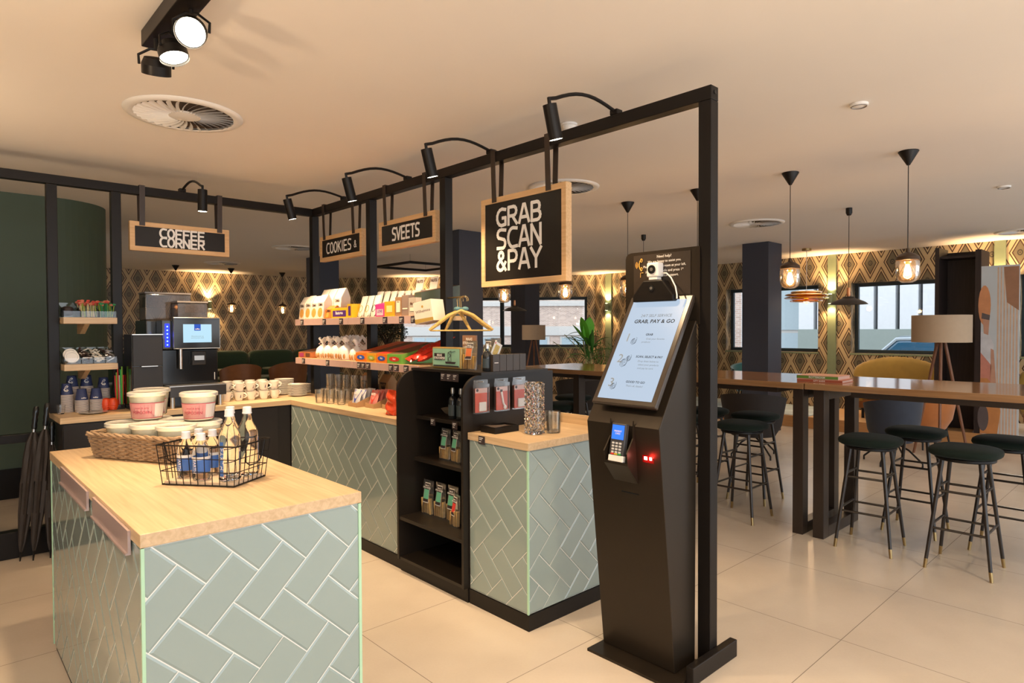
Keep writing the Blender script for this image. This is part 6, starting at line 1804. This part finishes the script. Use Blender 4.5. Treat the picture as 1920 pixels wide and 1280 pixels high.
# books on the bar table
def book(x, y, z, w, d, h, rz, spine, cover, lab, txt=None):
    t = thing('book', lab, 'book', (x, y, z), rz, 'books on the bar table')
    MB().box(-d / 2, -w / 2, 0, d / 2, w / 2, .004).build('cover', cover, t, world=False)
    MB().box(-d / 2, -w / 2, h - .004, d / 2, w / 2, h).build('cover', cover, t, world=False)
    MB().box(-d / 2, -w / 2, .0042, -d / 2 + .005, w / 2, h - .0042).build('spine', spine, t, world=False)
    MB().box(-d / 2 + .0052, -w / 2 + .004, .0044, d / 2 - .004, w / 2 - .004, h - .0044).build('pages', paint('book_pages', (.55, .38, .32), .7), t, world=False)
    if txt: MB().text(txt, (-d / 2 - .0008, 0, h / 2), (0, -1, 0), (0, 0, 1), h * .72, bold=.02).build('spine_title', M_LETTER, t, world=False)
book(4.70, 1.80, 1.0725, .30, .24, .020, .05, paint('book_red', (.35, .08, .04), .5), paint('book_rust', (.40, .14, .08), .5), 'lower reddish hardback under the green ROTTERDAM book', 'CITY GUIDE')
book(4.71, 1.815, 1.0928, .28, .23, .026, .0, paint('book_green', (.12, .25, .04), .5), paint('book_salmon', (.50, .27, .20), .5), 'upper green-spined ROTTERDAM book on the bar table', 'ROTTERDAM')

# ------------------------------------------------------------------ lounge chairs, sofas, lamps, plants
def tub_chair(x, y, z, rz, col, lab, H=.74, R=.30, legs='spider', grp=None, cut=60):
    """rounded tub armchair; the open front looks along local +x"""
    t = thing('tub_chair', lab, 'chair', (x, y, z), rz, grp)
    n = 26; m = MB(); vs = []
    a0, a1 = math.radians(cut), math.radians(360 - cut)
    zb = .36
    for j, (k, zz) in enumerate(((.72, zb - .12), (.92, zb), (1.0, zb + .15), (1.08, 1))):
        for i in range(n + 1):
            a = a0 + (a1 - a0) * i / n
            top = H - (H - zb - .22) * (abs(math.cos((a - PI) / 2 + PI / 2)) ** 2) * .9
            z_ = zz if zz < 1 else top
            vs.append((R * k * math.cos(a), R * k * math.sin(a), z_))
    for j, (k, zz) in enumerate(((.96, 1), (.86, zb + .15), (.80, zb + .02))):
        for i in range(n + 1):
            a = a0 + (a1 - a0) * i / n
            top = H - .012 - (H - zb - .22) * (abs(math.cos((a - PI) / 2 + PI / 2)) ** 2) * .9
            vs.append((R * k * math.cos(a), R * k * math.sin(a), zz if zz < 1 else top))
    w = n + 1; rows_ = 7
    m.add(vs, [(j * w + i, j * w + i + 1, (j + 1) * w + i + 1, (j + 1) * w + i) for j in range(rows_ - 1) for i in range(n)], True)
    m.build('curved_backrest', col, t, world=False)
    MB().ell((.03, 0, zb + .03), (R * .86, R * .80, .075), 22, 10, .6).build('seat_cushion', col, t, world=False)
    if legs == 'spider':
        MB().cyl((0, 0, zb - .13), (0, 0, .22), .022, n=10).build('column', M_BLACK, t, world=False)
        for k in range(4):
            a = PI / 4 + k * PI / 2; MB().tube([(0, 0, .24), (.16 * math.cos(a), .16 * math.sin(a), .16), (.29 * math.cos(a), .29 * math.sin(a), .04), (.29 * math.cos(a), .29 * math.sin(a), .0)], .010, 6).build('leg', M_BLACK, t, world=False)
    else:
        for sx in (-1, 1):
            for sy in (-1, 1): MB().cyl((.16 * sx, .16 * sy, zb - .06), (.20 * sx, .20 * sy, 0), .013, .009, n=8).build('leg', M_BLACK, t, world=False)
    return t
V_NAVY = paint('navy_velvet', (.020, .027, .045), .8, sheen=.1, var=.25, scale=12); V_RUST = paint('rust_velvet', (.42, .13, .02), .75, sheen=.4, var=.2, scale=12); V_TEAL = paint('teal_velvet', (.01, .14, .17), .7, sheen=.5, var=.3, scale=10)
V_BRN = paint('cognac_leather', (.26, .095, .03), .45, var=.2, scale=14); V_DARK = paint('dark_grey_fabric', (.018, .014, .013), .85); V_MUST = paint('mustard_velvet', (.36, .21, .025), .75, sheen=.5, var=.2, scale=10); V_GRN = paint('bottle_green_velvet', (.012, .045, .02), .8, sheen=.5, var=.2, scale=12)
V_TAN = paint('tan_chair_back', (.24, .14, .06), .6)
tub_chair(7.62, 2.22, 0, math.radians(40), V_NAVY, 'navy velvet tub chair seen under the right bar table', .72, .26, 'spider', 'lounge tub chairs')
tub_chair(8.95, 2.28, 0, math.radians(60), V_RUST, 'rust orange velvet tub chair beside the navy one', .80, .33, 'four', 'lounge tub chairs')
tub_chair(6.95, 3.45, 0, math.radians(20), V_DARK, 'dark grey tub chair seen under the table left of the double leg', .74, .33, 'spider', 'lounge tub chairs')
tub_chair(9.95, 6.55, .1645, math.radians(200), V_TEAL, 'teal tub chair seen left of the navy column', .80, .30, 'four', 'teal tub chairs')
tub_chair(10.1, 5.05, .1645, math.radians(200), V_TEAL, 'teal tub chair seen right of the navy column', .72, .30, 'four', 'teal tub chairs')
tub_chair(7.3, 6.4, 0, math.radians(60), V_DARK, 'dark chair behind the bar table, right of the crystal vase', .74, .32, 'spider', 'lounge tub chairs')
tub_chair(4.10, 11.4, 0, math.radians(80), V_BRN, 'cognac tub chair left, in front of the green banquette', .88, .32, 'four', 'cognac tub chairs')
tub_chair(5.00, 11.5, 0, math.radians(80), V_BRN, 'cognac tub chair right, in front of the green banquette', .88, .32, 'four', 'cognac tub chairs')
for x, y, l in ((4.15, 12.35, 'low round table left, before the banquette'), (5.2, 12.35, 'low round table right, before the banquette')):
    t = thing('side_table', l, 'table', (x, y, 0), 0, 'cafe tables before the banquette')
    MB().lathe([(0, .70), (.32, .70), (.325, .71), (.32, .725), (0, .725)], 28, (x, y, 0)).build('tabletop', paint('pale_green_top', (.22, .25, .17), .4), t)
    MB().cyl((x, y, .012), (x, y, .70), .022, n=10).build('column', M_BLACK, t); MB().lathe([(0, 0), (.2, 0), (.2, .012), (0, .012)], 20, (x, y, 0)).build('foot', M_BLACK, t)
bq = thing('banquette', 'dark green velvet banquette along the coffee corner wall', 'sofa', (4.5, 13.55, 0))
for i in range(5):
    x = 2.1 + .98 * i
    MB().ell((x + .48, 13.57, .76), (.485, .12, .28), 20, 10, .35).build('back_cushion', V_GRN, bq)
    MB().ell((x + .48, 13.27, .42), (.485, .32, .10), 20, 10, .35).build('seat_cushion', V_GRN, bq)
MB().box(2.1, 12.98, .02, 7.0, 13.5, .32).build('base', M_BLACK, bq)

def sofa(x0, x1, y0, y1, z, lab, col=V_MUST):
    t = thing('sofa', lab, 'sofa', ((x0 + x1) / 2, (y0 + y1) / 2, z))
    cy, L = (y0 + y1) / 2, (y1 - y0)
    m = MB()
    # curved channel-stitched back rising in the middle
    def bk(u, v):
        a = PI * v; yy = y0 + L * u; hgt = .50 + .30 * math.sin(PI * min(1, max(0, u))) ** .6
        return (x0 + .14 - .13 * math.cos(a) + .05 * math.cos(a) ** 2, yy, z + .40 + hgt * .62 * math.sin(a) * (1 - .007 * math.cos(u * 80)))
    m.grid(bk, 60, 12); m.build('channelled_back', col, t)
    for a, b in ((y0, y0 + .16), (y1 - .16, y1)): MB().ell(((x0 + x1) / 2, (a + b) / 2, z + .42), ((x1 - x0) / 2, .09, .22), 18, 10, .5).build('armrest', col, t)
    MB().ell(((x0 + x1) / 2 + .05, cy, z + .36), ((x1 - x0) / 2 - .06, L / 2 - .02, .11), 24, 10, .4).build('seat_cushion', col, t)
    MB().box(x0 + .05, y0 + .05, z + .15, x1 - .02, y1 - .05, z + .27).build('base', paint('sofa_base', (.22, .08, .02), .7), t)
    for a in (y0 + .12, y1 - .12):
        for b in (x0 + .1, x1 - .1): MB().cyl((b, a, z), (b, a, z + .16), .02, n=8).build('leg', M_BLACK, t)
    return t
sofa(9.90, 10.6, 2.31, 3.42, .151, 'mustard velvet sofa under the street window, left of the dark cabinet')
sofa(9.62, 10.4, .45, 1.47, .164, 'mustard velvet sofa at the right picture edge')
# tall dark cabinet and the photo panel
tc_ = thing('tall_cabinet', 'tall dark brown open cabinet between street window and photo panel', 'cabinet', (9.6, 2.05, 0))
M_WENGE = wood('wenge', (.016, .010, .009), (.035, .022, .02), 2, rough=.45)
for nm, a in (('side_panel', (9.445, 2.24, .151, 9.86, 2.285, 2.46)), ('side_panel', (9.425, 1.80, .151, 9.86, 1.86, 2.40)), ('back_panel', (9.84, 1.862, .151, 9.86, 2.238, 2.42)), ('top_panel', (9.50, 1.862, 2.32, 9.838, 2.238, 2.35))):
    MB().box(*a).build(nm, M_WENGE, tc_)
pp = thing('photo_panel', 'large photo panel of a person in an orange helmet on a scooter', 'picture', (9.42, 1.61, .166))
MB().box(9.425, 1.43, .166, 9.455, 1.798, 2.19).build('board', paint('panel_sky', (.52, .56, .58), .5, var=.1, scale=3), pp)
def pic(nm, poly, mt, k):
    MB().add([(9.4248 - .0004 * k, 1.798 - u, z_) for u, z_ in poly], [list(range(len(poly)))]).build(nm, mt, pp)
P_ = lambda n_, c_: paint('picture_' + n_, c_, .5, var=.25, scale=9)
for i in range(7):
    u0 = .155 + .030 * i; pic('pale_stripe', [(u0, .17), (u0 + .018, .17), (u0 + .020, 2.17), (u0 + .004, 2.17)], P_('pale', (.60, .42, .30)), 1)
pic('blurred_foliage', [(.25, 1.75), (.365, 1.65), (.365, 2.17), (.22, 2.17)], P_('brown', (.32, .16, .09)), 2)
n = 18
pic('orange_helmet', [(.035 + .062 * math.cos(2 * PI * i / n), 1.72 + .24 * math.sin(2 * PI * i / n)) for i in range(n)], P_('orange', (.58, .25, .11)), 3)
pic('dark_visor', [(.005, 1.56), (.085, 1.54), (.09, 1.60), (.01, 1.63)], P_('dark', (.10, .08, .08)), 4)
pic('face', [(.03, 1.38), (.075, 1.36), (.085, 1.54), (.02, 1.56)], P_('skin', (.50, .27, .18)), 4)
pic('white_shirt', [(.0, .95), (.11, .85), (.13, 1.25), (.07, 1.40), (.0, 1.40)], P_('shirt', (.60, .60, .62)), 3)
pic('red_bag', [(.0, .78), (.10, .75), (.105, 1.0), (.0, 1.15)], P_('coral', (.55, .22, .16)), 5)
pic('arm', [(.10, .80), (.14, .60), (.165, .62), (.13, 1.18), (.10, 1.2)], P_('skin', (.50, .27, .18)), 5)
pic('scooter_body', [(.0, .17), (.17, .17), (.20, .45), (.15, .72), (.07, .84), (.0, .84)], P_('scooter', (.52, .22, .07)), 6)
pic('scooter_wheel', [(.03 + .055 * math.cos(2 * PI * i / n), .36 + .16 * math.sin(2 * PI * i / n)) for i in range(n)], P_('dark', (.10, .08, .08)), 7)

def tripod_lamp(x, y, z, R, h, H, lab, rot=0.0):
    t = thing('tripod_lamp', lab, 'floor lamp', (x, y, z), rot, 'wooden tripod floor lamps')
    zt = H; zb = H - h
    m = MB(); m.lathe([(R, zb), (R, zt), (R - .004, zt), (R - .004, zb)], 36); m.lathe([(R, zb), (R - .004, zb)], 36); m.build('drum_shade', paint('linen_shade', (.42, .31, .21), .85, var=.05), t, world=False)
    for k in range(3):
        a = k * 2 * PI / 3 + .35; l_ = MB().cyl((.035 * math.cos(a), .035 * math.sin(a), zb + .03), (.30 * math.cos(a), .30 * math.sin(a), 0), .017, .014, n=8); l_.build('leg', M_LEGWOOD, t, world=False)
    MB().cyl((0, 0, zb - .02), (0, 0, zb + .12), .02, n=10).build('lamp_socket', M_BLACK, t, world=False)
    MB().cyl((0, 0, zb + .10), (.0, 0, zb + .101), R - .005, n=24).build('shade_spider', M_BRASS, t, world=False) if False else None
    return t
tripod_lamp(8.28, 8.33, 0, .215, .27, 1.53, 'wooden tripod lamp with drum shade, small, in front of the navy column', .4)
tripod_lamp(8.35, 1.955, 0, .285, .30, 1.59, 'wooden tripod lamp with wide drum shade before the dark cabinet', .9)

# leafy plants
M_LEAFB = paint('bright_leaf', (.10, .42, .025), .35, var=.25, scale=9); M_LEAFD = paint('mid_leaf', (.035, .15, .02), .4, var=.35, scale=14); M_STEM = paint('pale_stem', (.30, .30, .12), .6)
def leaf(m, base, dirv, L, wd, droop, n=9):
    base = Vector(base); d = Vector(dirv).normalized(); side = d.cross(Vector((0, 0, 1))); side = side.normalized() if side.length > .01 else Vector((1, 0, 0))
    def fn(u, v):
        c_ = base + d * (L * v) + Vector((0, 0, -droop * v * v))
        w_ = wd * math.sin(PI * min(1, .05 + .95 * v)) ** .8
        return c_ + side * ((u - .5) * 2 * w_) + Vector((0, 0, abs(u - .5) * w_ * .7))
    m.grid(fn, 4, n)
random.seed(17)
pl = thing('potted_plant', 'tall leafy plant with bright green blade leaves behind the bar table', 'plant', (8.0, 6.80, 0))
MB().lathe([(0, 0), (.16, 0), (.20, .38), (.18, .38), (.17, .33), (0, .33)], 24, (8.0, 6.80, 0)).build('pot', paint('pot_grey', (.25, .24, .22), .6), pl)
m = MB()
for k in range(5): m.tube([(8.0 + random.uniform(-.05, .05), 6.8 + random.uniform(-.05, .05), .33), (8.0 + random.uniform(-.06, .06), 6.8 + random.uniform(-.06, .06), .9), (8.0 + random.uniform(-.08, .08), 6.8 + random.uniform(-.08, .08), 1.25)], .013, 6)
m.build('stems', M_STEM, pl)
m = MB()
cr_ = Vector((.7325, -.68, 0)); tw = Vector((-.68, -.7325, 0))
for sx, L, w_, up in ((-.25, .50, .085, 1), (.05, .48, .10, 1.1), (-.6, .45, .06, .8)): leaf(m, (8.0, 6.8, 1.20), cr_ * sx + tw * .25 + Vector((0, 0, up)), L, w_, .02)
m.build('bright_leaves', M_LEAFB, pl)
m = MB()
for k in range(26):
    a = random.uniform(-1.3, 1.1); leaf(m, (8.0 + random.uniform(-.08, .08), 6.8 + random.uniform(-.08, .08), random.uniform(.85, 1.3)), cr_ * a + tw * random.uniform(-.6, .6) + Vector((0, 0, random.uniform(.25, 1.2))), random.uniform(.35, .6), .030, random.uniform(.1, .35))
m.build('dark_leaves', M_LEAFD, pl)
pm = thing('palm_plant', 'feathery palm standing right of the bright leafy plant', 'plant', (8.65, 6.9, 0))
MB().lathe([(0, 0), (.16, 0), (.19, .34), (.17, .34), (.16, .3), (0, .3)], 24, (8.65, 6.9, 0)).build('pot', paint('pot_grey', (.25, .24, .22), .6), pm)
m = MB(); m2 = MB()
for k in range(17):
    a = random.uniform(-1, 1); b = random.uniform(-.5, .5); L = random.uniform(.9, 1.5)
    d = (cr_ * a * .55 + tw * b * .5 + Vector((0, 0, 1.1))).normalized(); base = Vector((8.65 + random.uniform(-.08, .08), 6.9 + random.uniform(-.08, .08), .32))
    pts = [base + d * (L * q) + Vector((cr_.x * a, cr_.y * a, -.4)) * (.30 * q * q * L) for q in (0, .25, .5, .75, 1)]
    m.tube(pts, .006, 5)
    for q in range(5, 20):
        f = q / 20; i_ = min(3, int(f * 4)); p = pts[i_].lerp(pts[i_ + 1], f * 4 - i_); tg = (pts[i_ + 1] - pts[i_]).normalized(); sd_ = tg.cross(Vector((random.uniform(-.3, .3), random.uniform(-.3, .3), 1))).normalized()
        for s_ in (-1, 1): leaf(m2, p, sd_ * s_ + tg * .9, .22 * (1 - .4 * f), .009, .05, 3)
m.build('fronds', M_STEM, pm); m2.build('leaflets', paint('palm_leaf', (.06, .20, .03), .45, var=.3, scale=10), pm)
bt = thing('small_tree', 'dark round-crowned small tree seen between the goods shelves', 'plant', (6.25, 10.05, 0))
MB().lathe([(0, 0), (.22, 0), (.26, .45), (.23, .45), (.22, .40), (0, .40)], 24, (6.25, 10.05, 0)).build('pot', paint('pot_dark', (.05, .045, .04), .6), bt)
m = MB(); m.tube([(6.25, 10.05, .4), (6.22, 10.07, .75), (6.26, 10.03, 1.05), (6.24, 10.05, 1.3)], [.045, .04, .045, .03], 8)
for k in range(7): m.tube([(6.24, 10.05, 1.12 + .02 * k), (6.24 + random.uniform(-.22, .22), 10.05 + random.uniform(-.22, .22), 1.38 + random.uniform(-.08, .12))], [.022, .008], 6)
m.build('trunk', paint('dark_bark', (.045, .03, .02), .9, bump=.4), bt)
m = MB()
for k in range(1500):
    a = random.uniform(0, 2 * PI); ph = random.uniform(-.7, 1.5); r = .36 * random.random() ** .33
    p = Vector((6.25 + r * math.cos(a) * math.cos(ph), 10.05 + r * math.sin(a) * math.cos(ph), 1.40 + r * .62 * math.sin(ph)))
    d = Vector((random.uniform(-1, 1), random.uniform(-1, 1), random.uniform(-.4, 1))).normalized() * .028; e = d.orthogonal().normalized() * .011
    m.add([p - d, p + e, p + d, p - e], [(0, 1, 2, 3)])
m.build('crown', paint('tree_leaf', (.010, .016, .006), .6, var=.4, scale=30), bt)
